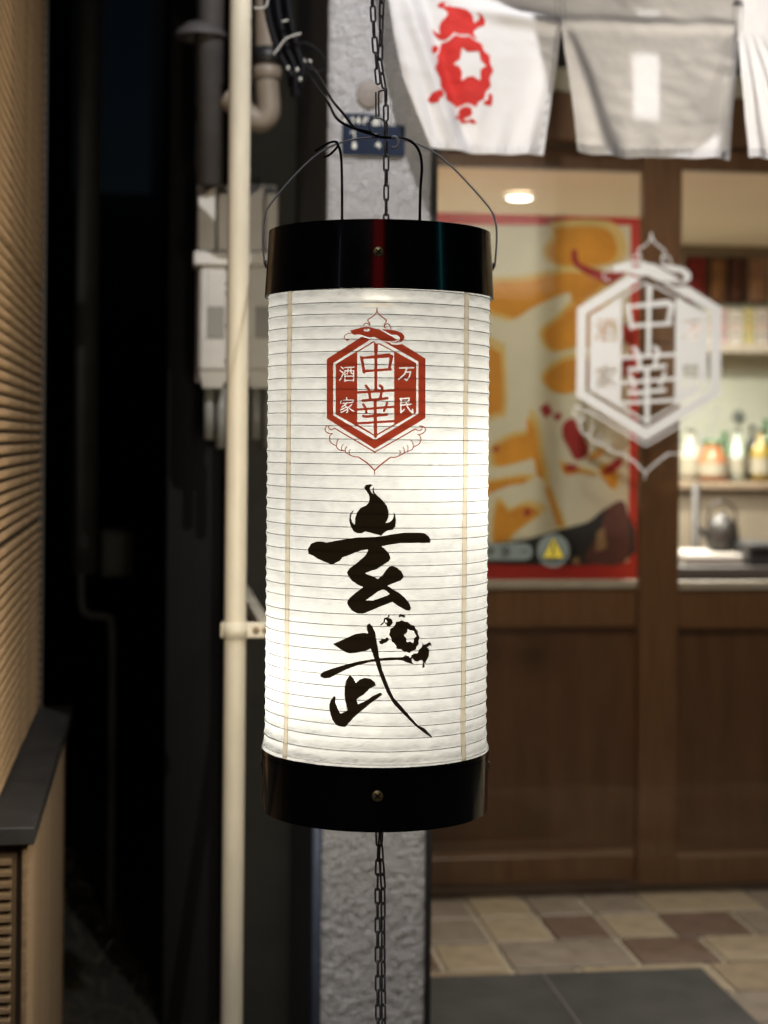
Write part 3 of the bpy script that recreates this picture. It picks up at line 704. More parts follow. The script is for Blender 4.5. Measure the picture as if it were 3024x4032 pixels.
# emblem on glass: lantern centre x 1480 y 1540 -> glass
k_ = 285 / 195.0
sy_ = (1885 - 915) / (1868 - 1212)
def glass_map(px, py):
    X = 2548 + (px - 1476.5) * 1.462
    Y = 915 + (py - 1212) * sy_
    return on_plane(X - (Y - 1400) * 0.012, Y, 1, YG - 0.0006)
dec = em.mb(glass_map, 40).build('emblem_decal', white_vinyl, gs)
dec['label'] = 'white hexagon emblem reading 中華 万民 酒家 with snake'
def decal(mask, axis_y, material, name, parent, run=60):
    return mask.mb(lambda x, y: on_plane(x, y, 1, axis_y), run).build(name, material, parent)
stick_grey = mat('sticker_grey', (0.15, 0.185, 0.185), 0.5); stick_y = mat('sticker_yellow', (0.75, 0.62, 0.05), 0.5); stick_d = mat('sticker_ink', (0.05, 0.06, 0.06), 0.5)
M = Mask(1700, 2090, 2260, 2250, 2.5)
M.ellipse(2178, 2168, 63, 66); M.line([(1760, 2172), (2064, 2172)], 66)
st = decal(M, YG - 0.0006, stick_grey, 'warning_sticker', gs)
M = Mask(2130, 2110, 2230, 2210, 2); M.poly([(2179, 2118), (2218, 2196), (2140, 2196)])
ye = decal(M, YG - 0.0012, stick_y, 'yellow_triangle', st)
def sticker_ink(name, x0, y0, x1, y1, lines, dots=()):
    M = Mask(x0, y0, x1, y1, 2)
    for p, w_ in lines: M.line(p, w_)
    for (x_, y_, r_) in dots: M.ellipse(x_, y_, r_, r_)
    decal(M, YG - 0.0018, stick_d, name, st)
sticker_ink('triangle_outline', 2120, 2100, 2240, 2215, [([(2179, 2112), (2225, 2200), (2133, 2200), (2179, 2112)], 5)])
sticker_ink('figure_icon', 2150, 2120, 2205, 2198, [([(2178, 2140), (2178, 2172)], 11), ([(2172, 2172), (2168, 2190)], 5), ([(2184, 2172), (2188, 2190)], 5)], ((2178, 2143, 7),))
sticker_ink('caption', 2145, 2202, 2215, 2220, [([(2158, 2210), (2202, 2210)], 6)])
sticker_ink('arrow', 1965, 2145, 2000, 2197, [([(1975, 2155), (1990, 2171), (1975, 2187)], 9)])
sticker_ink('arrow', 1986, 2145, 2020, 2197, [([(1992, 2155), (2007, 2171), (1992, 2187)], 9)])
sticker_ink('character', 1905, 2145, 1960, 2197, [([(1920, 2160), (1945, 2160)], 6), ([(1918, 2172), (1946, 2172)], 6), ([(1932, 2156), (1932, 2188)], 6)])
sticker_ink('caption', 2045, 2160, 2090, 2180, [([(2055, 2170), (2080, 2170)], 5)])

# ================================================================== INSIDE THE SHOP
ZC = EYE + 0.9; YBK = 7.55
ceil_m = mat('cream_ceiling', (0.60, 0.53, 0.42), 0.8, var=0.05, vscale=3)
g = MB().box((XR - 0.4, YD + 0.12, ZC), (5, YBK, ZC + 0.1)).build('shop_ceiling', ceil_m); tag(g, kind='structure')
back_m = mat('pale_green_wall', (0.50, 0.53, 0.44), 0.7, var=0.08, vscale=4)
g = MB().box((XR - 0.4, YBK, FLOOR), (5, YBK + 0.1, ZC + 0.1)).build('shop_back_wall', back_m); tag(g, kind='structure')
g = MB().box((XR - 0.4, YD + 0.3, FLOOR), (XR - 0.3, YBK, ZC)).build('shop_left_wall', cream_wall); tag(g, kind='structure')
g = MB().box((4.9, YD + 0.12, FLOOR), (5.0, YBK, ZC)).build('shop_right_wall', cream_wall); tag(g, kind='structure')
g = MB().box((XR - 0.4, YD + 0.1, FLOOR - 0.004), (5, YBK, FLOOR)).build('shop_floor', mat('shop_floor', (0.16, 0.13, 0.10), 0.5, var=0.2)); tag(g, kind='structure')
# ceiling downlights
lamp_disc = emit('downlight_glow', (1.0, 0.93, 0.80), 9.0)
trim_m = mat('white_trim', (0.75, 0.73, 0.68), 0.5)
def downlight(px, py, label, watts, zc, par=None):
    c = on_plane(px, py, 2, zc)
    t = empty('ceiling_downlight', (c.x, c.y, zc), label, 'light', 'ceiling downlights')
    S(MB().lathe([(0.062, zc - 0.004), (0.062, zc - 0.014), (0.050, zc - 0.016), (0.050, zc - 0.003)], (c.x, c.y), 32)).build('trim_ring', trim_m, t)
    S(MB().lathe([(0.050, zc - 0.010), (0.035, zc - 0.018), (0.001, zc - 0.022)], (c.x, c.y), 32)).build('lens', lamp_disc, t)
    ld = bpy.data.lights.new('downlight_lamp', 'AREA'); ld.shape = 'DISK'; ld.size = 0.1; ld.energy = watts; ld.color = (1.0, 0.92, 0.80); ld.spread = R_(170)
    lo = bpy.data.objects.new('downlight_lamp', ld); COL.objects.link(lo); lo.parent = t; lo.location = (0, 0, -0.03)
    return t
downlight(2045, 765, 'lit ceiling downlight above the poster inside the shop', 62, ZC)
downlight(2830, 640, 'lit ceiling downlight over the bar, hidden behind the curtain', 62, ZC)
downlight(2612, 842, 'lit ceiling downlight near the shop back wall, behind the door stile', 62, ZC)
# poster stand right behind the left door glass
YPO = YD + 0.16
red_m = mat('poster_red', (0.70, 0.045, 0.03), 0.5); cream_m = mat('poster_cream', (0.90, 0.79, 0.56), 0.6, var=0.05)
or_m = mat('poster_orange', (0.88, 0.34, 0.03), 0.55, var=0.2, vscale=8); rd_m = mat('poster_dark_red', (0.45, 0.03, 0.025), 0.55); dk_m = mat('poster_dark', (0.035, 0.03, 0.026), 0.6); br_m = mat('poster_brown', (0.16, 0.06, 0.045), 0.6, var=0.3, vscale=10); tn_m = mat('poster_tan', (0.45, 0.28, 0.13), 0.6)
pa = on_plane(1640, 2290, 1, YPO); pb = on_plane(2524, 858, 1, YPO)
po = empty('poster', (pa.x, YPO, pa.z), 'large red-bordered poster of orange flames behind the door glass', 'poster')
MB().box((pa.x, YPO, pa.z), (pb.x, YPO + 0.012, pb.z)).build('red_board', red_m, po)
P1 = loc(1900, 850, 2.5136); P2 = loc(1900, 1600, 2.5136)
def pm(polys, yy, m_, name):
    M = Mask(1660, 860, 2500, 2240, 3.0)
    for p in polys: M.poly(p, 1, len(p) > 4)
    return decal(M, yy, m_, name, po)
pm([[(1690, 887), (2484, 887), (2474, 2214), (1690, 2214)]], YPO - 0.0005, cream_m, 'cream_sheet')
orange_polys = ([P1([(740, 120), (1200, 120), (1330, 300), (1300, 430), (1180, 480), (950, 500), (720, 470), (650, 350), (720, 220)]),
    P1([(90, 680), (420, 640), (700, 580), (900, 560), (1100, 600), (1180, 700), (960, 860), (880, 830), (850, 760), (640, 840), (480, 920), (330, 1010), (200, 980), (60, 920)]),
    P1([(900, 870), (760, 1010), (620, 1120), (600, 1190), (660, 1300), (760, 1330), (900, 1300), (1200, 1260), (1260, 1000), (1100, 860)]),
    P1([(900, 1410), (720, 1480), (610, 1600), (660, 1700), (760, 1750), (900, 1740), (1100, 1650), (1150, 1450)]),
    P1([(-60, 1300), (150, 1340), (190, 1420), (200, 1900), (120, 1950), (-60, 1960)]),
    P2([(440, 120), (500, 170), (540, 300), (560, 450), (610, 680), (540, 690), (500, 520), (400, 540), (150, 590), (110, 480), (130, 400), (300, 300), (430, 270)]),
    P2([(610, 800), (660, 810), (800, 1170), (740, 1200)]), P2([(150, 960), (230, 1000), (260, 1040), (420, 980), (560, 1050), (400, 1180), (300, 1260), (250, 1320), (120, 1340), (110, 1150)]),
    P2([(-40, 780), (400, 700), (420, 760), (250, 790), (-40, 900)]), P2([(780, 560), (860, 600), (1050, 650), (1100, 700), (980, 660), (820, 680)]),
    P2([(1040, 500), (1180, 420), (1200, 470), (1080, 540)]), P2([(1150, 620), (1250, 600), (1330, 700), (1290, 820), (1200, 720)])])
def swell(p, k):
    cx = sum(q[0] for q in p) / len(p); cy_ = sum(q[1] for q in p) / len(p)
    return [(cx + (x - cx) * k + 6, cy_ + (y - cy_) * k - 8) for x, y in p]
pm([swell(p, 1.22) for p in orange_polys], YPO - 0.00075, mat('poster_yellow', (0.88, 0.60, 0.20), 0.55, var=0.15, vscale=9), 'yellow_glow_print')
pm(orange_polys, YPO - 0.001, or_m, 'orange_print')
pm([P1([(880, 360), (930, 330), (960, 460), (1100, 520), (1250, 560), (1420, 560), (1250, 680), (1150, 640), (1000, 560), (900, 480)]),
    P2([(800, 170), (900, 120), (960, 230), (1050, 400), (1020, 500), (920, 530), (860, 430), (790, 290)]), P2([(690, 100), (760, 50), (790, 100), (740, 150)]),
    P2([(1190, 680), (1230, 590), (1370, 500), (1380, 570), (1300, 650)]), P2([(400, 1060), (440, 1000), (490, 1040), (440, 1100)]), P2([(90, 420), (140, 380), (170, 420), (120, 460)]),
    P2([(560, 20), (640, -40), (700, 60), (620, 120)]), P2([(840, 560), (960, 590), (900, 650), (800, 640)]), P1([(1380, 1100), (1480, 1050), (1500, 1300), (1400, 1250)]), P1([(1380, 1380), (1480, 1400), (1480, 1560), (1390, 1600)])], YPO - 0.0015, rd_m, 'red_print')
pm([P2([(-400, 1400), (40, 1360), (400, 1320), (560, 1280), (800, 1210), (1050, 1140), (1200, 1020), (1400, 990), (1400, 1530), (-400, 1530)])], YPO - 0.0015, dk_m, 'dark_print')
pm([P2([(1240, 1000), (1420, 970), (1420, 1530), (1020, 1530), (1100, 1350), (1180, 1180)])], YPO - 0.002, br_m, 'brown_print')
pm([P2([(1130, 1250), (1200, 1200), (1230, 1400), (1120, 1440)]), P2([(880, 1500), (960, 1490), (960, 1560), (890, 1560)])], YPO - 0.0025, tn_m, 'tan_print')
g = MB().box((pa.x, YPO + 0.013, FLOOR), (pb.x, YPO + 0.04, pa.z + 0.02)).build('poster_stand', dk_m, po)

# bar at the back, right of the stile
def bx(px0, py0, px1, py1, yy, th):
    a = on_plane(px0, py1, 1, yy); b = on_plane(px1, py0, 1, yy)
    return (a.x, yy, a.z), (b.x, yy + th, b.z)
t = empty('ceiling_beam', (2, YBK - 0.3, ZC), 'olive boxed beam under the shop ceiling above the bar', 'beam')
MB().box(*bx(2560, 905, 3200, 985, YBK - 0.25, 0.2)).build('beam_face', mat('olive_beam', (0.16, 0.13, 0.085), 0.7, var=0.1), t)
shelf_m = mat('pale_shelf', (0.55, 0.5, 0.42), 0.5)
sh = empty('wall_shelf', (2.2, YBK - 0.12, 1.6), 'pale wall shelf holding menu cards above the bar', 'shelf')
MB().box(*bx(2560, 1358, 3200, 1380, YBK - 0.24, 0.24)).build('board', shelf_m, sh)
cols = [(0.25, 0.03, 0.025), (0.30, 0.16, 0.07), (0.12, 0.05, 0.035), (0.40, 0.25, 0.16), (0.20, 0.02, 0.02), (0.34, 0.20, 0.12)]
x = 2700
descs = ['dark red framed picture', 'tan framed picture', 'brown framed picture', 'light tan framed picture', 'deep red framed picture', 'ochre framed picture']
places = ['nearest the door stile', 'second from the door stile', 'third from the door stile', 'at the right edge', 'just beyond the right edge', 'far beyond the right edge']
for i in range(4):
    wd = (92, 78, 70, 95)[i]
    t = empty('framed_picture', on_plane(x + wd / 2, 1100, 1, YBK - 0.03), descs[i] + ' on the bar wall ' + places[i], 'picture', 'pictures above the bar')
    a, b = bx(x, 985 + random.randint(0, 25), x + wd - 6, 1195, YBK - 0.03, 0.028)
    MB().box(a, b, 0.004).build('frame', mat('frame%d' % i, tuple(c * 0.4 for c in cols[i]), 0.5), t)
    MB().box((a[0] + 0.012, a[1] - 0.002, a[2] + 0.012), (b[0] - 0.012, a[1] + 0.001, b[2] - 0.012)).build('print', mat('print%d' % i, cols[i], 0.6, var=0.6, vscale=14), t)
    x += wd
x = 2700
wcol = [(0.70, 0.62, 0.58), (0.72, 0.70, 0.62), (0.66, 0.50, 0.50), (0.74, 0.72, 0.66), (0.70, 0.64, 0.30), (0.7, 0.66, 0.6), (0.65, 0.6, 0.5)]
cw = ['pinkish white', 'white', 'pale pink', 'bright white', 'pale yellow', 'cream', 'buff']
for i in range(6):
    wd = (70, 52, 48, 60, 44, 60)[i]
    t = empty('menu_card', on_plane(x + wd / 2, 1358, 1, YBK - 0.16), cw[i] + ' menu card standing on the wall shelf above the bar', 'card', 'menu cards on the shelf')
    a, b = bx(x, 1212 + random.randint(0, 18), x + wd - 5, 1357, YBK - 0.16, 0.006)
    cm = mat('card%d' % i, wcol[i], 0.7, var=0.12, vscale=30)
    MB().box(a, b, 0.001).build('sheet', cm, t)
    for q in range(3):
        zz = a[2] + (b[2] - a[2]) * (0.25 + 0.22 * q)
        MB().box((a[0] + 0.012, a[1] - 0.0012, zz), (b[0] - 0.014, a[1] - 0.0002, zz + 0.008)).build('print_line', rd_m if q == 1 else dk_m, t)
    x += wd
# counter with bottles
YCN = YBK - 0.75
zc_top = on_plane(2850, 1898, 1, YCN).z
ct = empty('bar_counter', (2.4, YCN, FLOOR), 'beige bar counter with dark base at the back of the shop', 'counter')
MB().box((1.0, YCN - 0.02, zc_top - 0.03), (4.6, YCN + 0.45, zc_top), 0.004).build('counter_top', mat('counter_top', (0.22, 0.17, 0.12), 0.4, var=0.2), ct)
MB().box((1.05, YCN + 0.02, FLOOR), (4.55, YCN + 0.42, zc_top - 0.03)).build('counter_front', mat('counter_front', (0.20, 0.17, 0.125), 0.6, var=0.12, vscale=5), ct)
label_m = mat('bottle_label', (0.26, 0.24, 0.18), 0.7)
def bottle(name, px, py_top, yy, rad, material, label, cap=None, neck=0.35, group='bottles on the bar counter'):
    base = on_plane(px, 1895, 1, yy); base.z = zc_top
    h = on_plane(px, py_top, 1, yy).z - zc_top
    t = empty(name, base, label, 'bottle', group)
    S(MB().lathe([(0.001, zc_top + 0.001), (rad, zc_top + 0.002), (rad, zc_top + h * 0.55), (rad * 0.8, zc_top + h * 0.66), (rad * neck, zc_top + h * 0.76), (rad * neck, zc_top + h * 0.93)], (base.x, base.y), 20)).build('body', material, t)
    S(MB().lathe([(rad * neck * 1.15, zc_top + h * 0.925), (rad * neck * 1.15, zc_top + h), (0.001, zc_top + h)], (base.x, base.y), 16)).build('cap', cap or black_metal, t)
    S(MB().lathe([(rad + 0.0008, zc_top + h * 0.16), (rad + 0.0008, zc_top + h * 0.45)], (base.x, base.y), 20)).build('paper_label', label_m, t)
    return t
gl_g = mat('green_bottle', (0.02, 0.10, 0.03), 0.12, coat=0.3); gl_d = mat('dark_bottle', (0.012, 0.014, 0.012), 0.12, coat=0.3); gl_c = mat('clear_bottle', (0.45, 0.52, 0.46), 0.15); gl_y = mat('amber_bottle', (0.26, 0.19, 0.04), 0.2); gl_w = mat('white_bottle', (0.4, 0.39, 0.32), 0.3); gl_o = mat('orange_jar', (0.30, 0.12, 0.05), 0.3, var=0.3, vscale=30)
bottle('sake_bottle', 2716, 1690, YCN + 0.15, 0.046, gl_w, 'white bottle at the stile end of the bar counter')
bottle('liquor_jar', 2808, 1735, YCN + 0.10, 0.062, gl_o, 'squat orange jar on the bar counter', gl_g, 0.7)
bottle('sake_bottle', 2852, 1700, YCN + 0.26, 0.034, gl_g, 'green bottle behind the orange jar on the bar counter', gl_g)
bottle('sake_bottle', 2903, 1690, YCN + 0.12, 0.034, gl_c, 'pale clear bottle right of the orange jar on the bar counter', gl_d)
bottle('sake_bottle', 2958, 1672, YCN + 0.22, 0.032, gl_d, 'black bottle between the clear and amber bottles', gl_d)
bottle('sake_bottle', 2995, 1690, YCN + 0.10, 0.044, gl_y, 'amber bottle at the right edge of the bar counter', gl_d)
bottle('sake_bottle', 3014, 1650, YCN + 0.30, 0.034, gl_g, 'tall green bottle behind the amber bottle at the right edge', gl_g)
# round wall switch dot, stool, white tray, dark cabinet in front of the counter
c = on_plane(2905, 1640, 1, YBK - 0.005)
tag(disc(c, (0, -1, 0), 0.03, 0.012).build('wall_dial', mat('dial', (0.14, 0.16, 0.15), 0.5)), 'small dark round dial on the pale wall above the bottles', 'dial')
YT = YD + 1.1
t = empty('side_table', on_plane(2780, 2240, 1, YT), 'black table with a white tray beside the inner door stile', 'table')
ztb = on_plane(2780, 2232, 1, YT).z
MB().box((on_plane(2620, 2232, 1, YT).x, YT, ztb - 0.04), (on_plane(3150, 2232, 1, YT).x, YT + 0.5, ztb), 0.004).build('table_top', dk_m, t)
MB().box((on_plane(2640, 2232, 1, YT).x, YT + 0.03, FLOOR), (on_plane(3100, 2232, 1, YT).x, YT + 0.46, ztb - 0.04)).build('table_base', dk_m, t)
a = on_plane(2690, 2230, 1, YT + 0.12); b = on_plane(2925, 2180, 1, YT + 0.12)
t = empty('white_tray', (a.x, YT + 0.2, ztb), 'shallow white tray on the black side table', 'tray')
MB().box((a.x, YT + 0.08, ztb + 0.001), (b.x, YT + 0.38, ztb + 0.035), 0.006).build('tray_body', mat('tray_white', (0.27, 0.255, 0.235), 0.4), t)
MB().box((a.x + 0.012, YT + 0.092, ztb + 0.0345), (b.x - 0.012, YT + 0.368, ztb + 0.0358)).build('tray_inset', mat('tray_inset', (0.45, 0.42, 0.38), 0.5), t)
kx = on_plane(2842, 2190, 1, YT + 0.23)
t = empty('iron_teapot', (kx.x, YT + 0.23, ztb + 0.036), 'dark brown iron teapot on the white tray', 'teapot')
iron = mat('cast_iron', (0.014, 0.011, 0.009), 0.5, var=0.2, vscale=40)
zt = ztb + 0.036
S(MB().lathe([(0.03, zt), (0.055, zt + 0.01), (0.060, zt + 0.05), (0.054, zt + 0.09), (0.035, zt + 0.115), (0.015, zt + 0.12)], (kx.x, YT + 0.23), 24)).build('body', iron, t)
S(MB().lathe([(0.036, zt + 0.113), (0.02, zt + 0.126), (0.008, zt + 0.128), (0.008, zt + 0.14), (0.001, zt + 0.142)], (kx.x, YT + 0.23), 20)).build('lid', iron, t)
S(MB().tube(catmull([(kx.x - 0.05, YT + .23, zt + 0.08), (kx.x - 0.045, YT + .23, zt + 0.15), (kx.x, YT + .23, zt + 0.175), (kx.x + 0.045, YT + .23, zt + 0.15), (kx.x + 0.05, YT + .23, zt + 0.08)], 6), 0.005, 8)).build('handle', iron, t)
S(MB().tube([(kx.x - 0.05, YT + .22, zt + 0.045), (kx.x - 0.08, YT + .22, zt + 0.075), (kx.x - 0.095, YT + .22, zt + 0.10)], [0.014, 0.010, 0.007], 10)).build('spout', iron, t)
a = on_plane(2935, 2232, 1, YT + 0.05); b = on_plane(3100, 2140, 1, YT + 0.05)
t = empty('black_case', (a.x, YT + 0.1, ztb), 'black case on the side table at the right edge', 'case')
MB().box((a.x, YT + 0.02, ztb + 0.001), (b.x, YT + 0.3, b.z), 0.006).build('case_body', black_metal, t)
MB().box((a.x + 0.01, YT + 0.014, ztb + 0.06), (b.x - 0.01, YT + 0.0195, ztb + 0.066)).build('case_seam', dark_gap, t)
sx_ = on_plane(2768, 2000, 1, YT + 0.5).x
t = empty('towel_stand', (sx_, YT + 0.55, FLOOR), 'thin dark stand behind the white tray', 'stand')
S(MB().tube([(sx_, YT + 0.58, FLOOR), (sx_, YT + 0.58, on_plane(2768, 1905, 1, YT + 0.58).z)], 0.016, 12)).build('post', iron, t)
S(MB().lathe([(0.12, FLOOR + 0.001), (0.12, FLOOR + 0.012), (0.02, FLOOR + 0.02)], (sx_, YT + 0.58), 24)).build('foot', iron, t)

# ================================================================== NOREN CURTAIN
YN = 2.905
_lat = rng.random((64, 64))
def vnoise(x, y):
    i, j = math.floor(x), math.floor(y); u, v = x - i, y - j; u = u * u * (3 - 2 * u); v = v * v * (3 - 2 * v)
    g_ = lambda a, b: _lat[b % 64, a % 64]
    return (g_(i, j) * (1 - u) + g_(i + 1, j) * u) * (1 - v) + (g_(i, j + 1) * (1 - u) + g_(i + 1, j + 1) * u) * v - 0.5
def fold(px, py):
    """forward displacement of the cloth (m, towards the street) at a photograph pixel on the curtain plane"""
    d = 0.0
    if px < 2207:
        u = px - (1525 + 0.28 * py)
        d += 0.016 * math.exp(-((u - 75 - 0.05 * py) / 42) ** 2) * min(1, (py + 350) / 400)
        d -= 0.012 * math.exp(-((u - 150 - 0.02 * py) / 40) ** 2)
        d += 0.010 * math.exp(-((u - 5) / 30) ** 2)
        d += 0.010 * math.exp(-(((px - 2207) * 0.9 + (py - 95) * 0.25) / 40) ** 2) * min(1, max(0, (py - 60) / 200))
        d += 0.014 * math.exp(-((py - 45 - (px - 1900) * 0.19) / 30) ** 2) * max(0, min(1, (px - 1750) / 250))
        d += 0.003 * math.sin(px * 0.055 + py * 0.012) * max(0, min(1, (py - 420) / 200))
    elif px < 2902:
        v = max(0, py - 95)
        d += 0.035 * math.exp(-((px - 2225 - 0.32 * v) / (22 + 0.05 * v)) ** 2) * min(1, v / 220) * 0.7
        d += 0.030 * math.exp(-((px - 2885 + 0.16 * v) / (26 + 0.05 * v)) ** 2) * min(1, v / 220) * 0.7
        d += 0.012 * math.exp(-((px - 2720) / 110) ** 2) * min(1, v / 400)
        d -= 0.02 * math.exp(-((px - 2430) / 140) ** 2) * min(1, v / 350)
        d += 0.006 * math.exp(-((py - 85 - (px - 2207) * 0.03) / 22) ** 2)
        d += 0.003 * math.sin(px * 0.05) * max(0, min(1, (py - 430) / 200))
    else:
        v = max(0, py - 130)
        for k in range(3):
            d += 0.018 * math.exp(-((px - 2925 - 30 * k - (0.10 + 0.16 * k) * v) / (14 + 0.03 * v)) ** 2) * min(1, v / 200)
    d += 0.009 * vnoise(px / 140 + 3, py / 190 + 7) + 0.0022 * vnoise((px + 0.5 * py) / 70, (py - 0.4 * px) / 38) + 0.0007 * vnoise((px + 0.3 * py) / 26, (py - 0.3 * px) / 15)
    return d
def noren_pt(px, py, off=0.0):
    p = on_plane(px, py, 1, YN); p.y -= fold(px, py) + off
    return p
cloth = translucent('white_cotton', (0.78, 0.775, 0.79), (0.80, 0.795, 0.81), 0.27, bump=0.25, bscale=420)
nor = empty('noren_curtain', on_plane(2300, -330, 1, YN), 'white split noren curtain with red tortoise emblem over the entrance', 'curtain')
def grid(fn, nu, nv):
    vs = [fn(i / nu, j / nv) for j in range(nv + 1) for i in range(nu + 1)]
    fs = [(j * (nu + 1) + i, j * (nu + 1) + i + 1, (j + 1) * (nu + 1) + i + 1, (j + 1) * (nu + 1) + i) for j in range(nv) for i in range(nu)]
    return S(MB().add(vs, fs))
def interp(tab, y):
    for (y0, x0), (y1, x1) in zip(tab, tab[1:]):
        if y <= y1: return x0 + (x1 - x0) * (y - y0) / (y1 - y0)
    return tab[-1][1]
L1 = [(-400, 1480), (0, 1527), (150, 1552), (300, 1585), (450, 1640), (600, 1700)]; R1 = [(-400, 2207), (95, 2206), (300, 2183), (620, 2138)]
L2 = [(-400, 2207), (95, 2208), (200, 2222), (300, 2240), (450, 2262), (600, 2278)]; R2 = [(-400, 2903), (130, 2903), (300, 2893), (460, 2878), (640, 2868)]
L3 = [(-400, 2903), (130, 2905), (300, 2918), (640, 2946)]; R3 = [(-400, 3560), (640, 3540)]
bot = [lambda u: 585 + 26 * u + 8 * math.sin(3.1 * u), lambda u: 592 + 40 * u ** 0.5 + 3 * math.sin(9 * u), lambda u: 622 + 40 * u]
for (La, Ra, bf) in ((L1, R1, bot[0]), (L2, R2, bot[1]), (L3, R3, bot[2])):
    def fn(u, v, La=La, Ra=Ra, bf=bf):
        py = -330 + (bf(u) + 330) * v
        px = interp(La, py) * (1 - u) + interp(Ra, py) * u
        return noren_pt(px, py)
    pn = grid(fn, 120, 110).build('cloth_panel', cloth, nor)
    def hem(u, v, bf=bf, La=La, Ra=Ra):
        py = bf(u) - 34 * v
        px = interp(La, py) * (1 - u) + interp(Ra, py) * u
        return noren_pt(px, py, 0.0025 + 0.0012 * math.sin(u * 90) * v)
    grid(hem, 140, 6).build('hem', cloth, pn)
    def edge(u, v, bf=bf, La=La, Ra=Ra):
        py = 110 + (bf(1) - 110) * v
        px = interp(Ra, py) - 22 * u
        return noren_pt(px, py, 0.002 + 0.0015 * math.sin(v * 70) * u)
    if Ra is not R3: grid(edge, 4, 120).build('side_hem', cloth, pn)
red_dye = mat('red_dye', (0.52, 0.02, 0.015), 0.8, var=0.08, vscale=60)
M = paint_tortoise(Mask(1660, 0, 1960, 500, 2.0))
o = S(M.mb(lambda x, y: noren_pt(x, y, 0.0009), 3)).build('tortoise_emblem', red_dye, nor); o['label'] = 'red tortoise-and-flame emblem on the first panel'
thread = mat('grey_thread', (0.30, 0.29, 0.32), 0.8)
for (xx, yy) in ((2206, 40), (2903, 70)):
    M = Mask(xx - 60, -20, xx + 60, 140, 2.0)
    M.line([(xx - 18, 0), (xx - 18, yy + 55)], 2.5); M.line([(xx + 18, 0), (xx + 18, yy + 55)], 2.5)
    if xx > 2500: M.line([(xx, -6), (xx - 24, 24), (xx + 24, 24), (xx, -6)], 3); M.poly([(xx, 0), (xx - 20, 22), (xx + 20, 22)])
    M.mb(lambda x, y: noren_pt(x, y, 0.0009), 3).build('stitching', thread, nor)
a = on_plane(1440, -335, 1, YN); b = on_plane(3600, -335, 1, YN)
S(MB().tube([a, b], 0.014, 14)).build('rod', mat('bamboo', (0.30, 0.2, 0.09), 0.5, var=0.2), nor)
for k in range(6):
    x = a.x + 0.05 + (b.x - a.x - 0.1) * k / 5
    MB().box((x - 0.012, YN - 0.017, a.z - 0.035 - 0.002 * k), (x + 0.012, YN + 0.017, a.z + 0.017)).build('hanging_loop', cloth, nor)

# ================================================================== PLATES ON THE PILLAR
YPL = YP - 0.004
navy = mat('navy_enamel', (0.014, 0.022, 0.045), 0.3, var=0.1, vscale=20)
pl = empty('address_plate', on_plane(1470, 610, 1, YPL), 'dark navy address plate with white characters on the pillar', 'sign')
plates = []
for (x0, y0, x1, y1) in ((1349, 452, 1500, 494), (1347, 499, 1594, 609)):
    a = on_plane(x0, y1, 1, YPL); b = on_plane(x1, y0, 1, YPL)
    MB().box((a.x, YPL - 0.003, a.z), (b.x, YPL + 0.002, b.z), 0.001).build('plate', navy, pl)
    plates.append(COL.objects[-1])
plate_w = mat('plate_white', (0.62, 0.62, 0.58), 0.5)
J = loc(1300, 280, 4.879)
def glyph(lines, par, dots=()):
    ps = [J(p) for p in lines]; xs = [q[0] for p in ps for q in p]; ys = [q[1] for p in ps for q in p]
    M = Mask(min(xs) - 12, min(ys) - 12, max(xs) + 14, max(ys) + 14, 1.2)
    for p in ps: M.line(p, 5.5)
    for (x_, y_, r_) in dots: M.ellipse(*J([(x_, y_)])[0], r_, r_)
    decal(M, YPL - 0.0036, plate_w, 'character', par)
for ls in ([[(240, 1010), (285, 890), (330, 1010)], [(255, 960), (320, 960)]], [[(410, 905), (440, 890), (440, 1005)]], [[(555, 1005), (555, 890), (505, 965), (590, 965)]],
           [[(650, 1010), (665, 900), (730, 895)], [(655, 950), (715, 945)]], [[(830, 1030), (835, 950), (930, 945), (930, 1030), (830, 1030)], [(850, 990), (920, 990)], [(860, 930), (880, 890), (900, 930)]]):
    glyph(ls, plates[0])
glyph([[(400, 1180), (460, 1160), (470, 1290)]], plates[1]); glyph([[(440, 1375), (460, 1375)], [(465, 1375), (465, 1460)]], plates[1], ((465, 1400, 8), (465, 1445, 9.5)))
glyph([[(935, 1470), (935, 1370), (875, 1425), (975, 1430)]], plates[1])
c = on_plane(1455, 372, 1, YP - 0.004)
t = empty('round_plate', c, 'faded grey round plate stuck on the pillar above the address plate', 'sign')
disc((c.x, YP + 0.001, c.z), (0, -1, 0), 0.0245, 0.0045, 40).build('disc', mat('faded_grey', (0.20, 0.175, 0.16), 0.6, var=0.12, vscale=40), t)
M = Mask(1400, 350, 1500, 400, 1.2)
for p in ([(1405, 366), (1405, 382), (1414, 382), (1414, 366), (1405, 366)], [(1424, 366), (1424, 382), (1433, 382)], [(1441, 366), (1441, 382)], [(1449, 382), (1449, 366), (1458, 382), (1458, 366)]): M.line(p, 2.4)
decal(M, YP - 0.0042, mat('faded_print', (0.27, 0.245, 0.23), 0.6), 'worn_print', t)

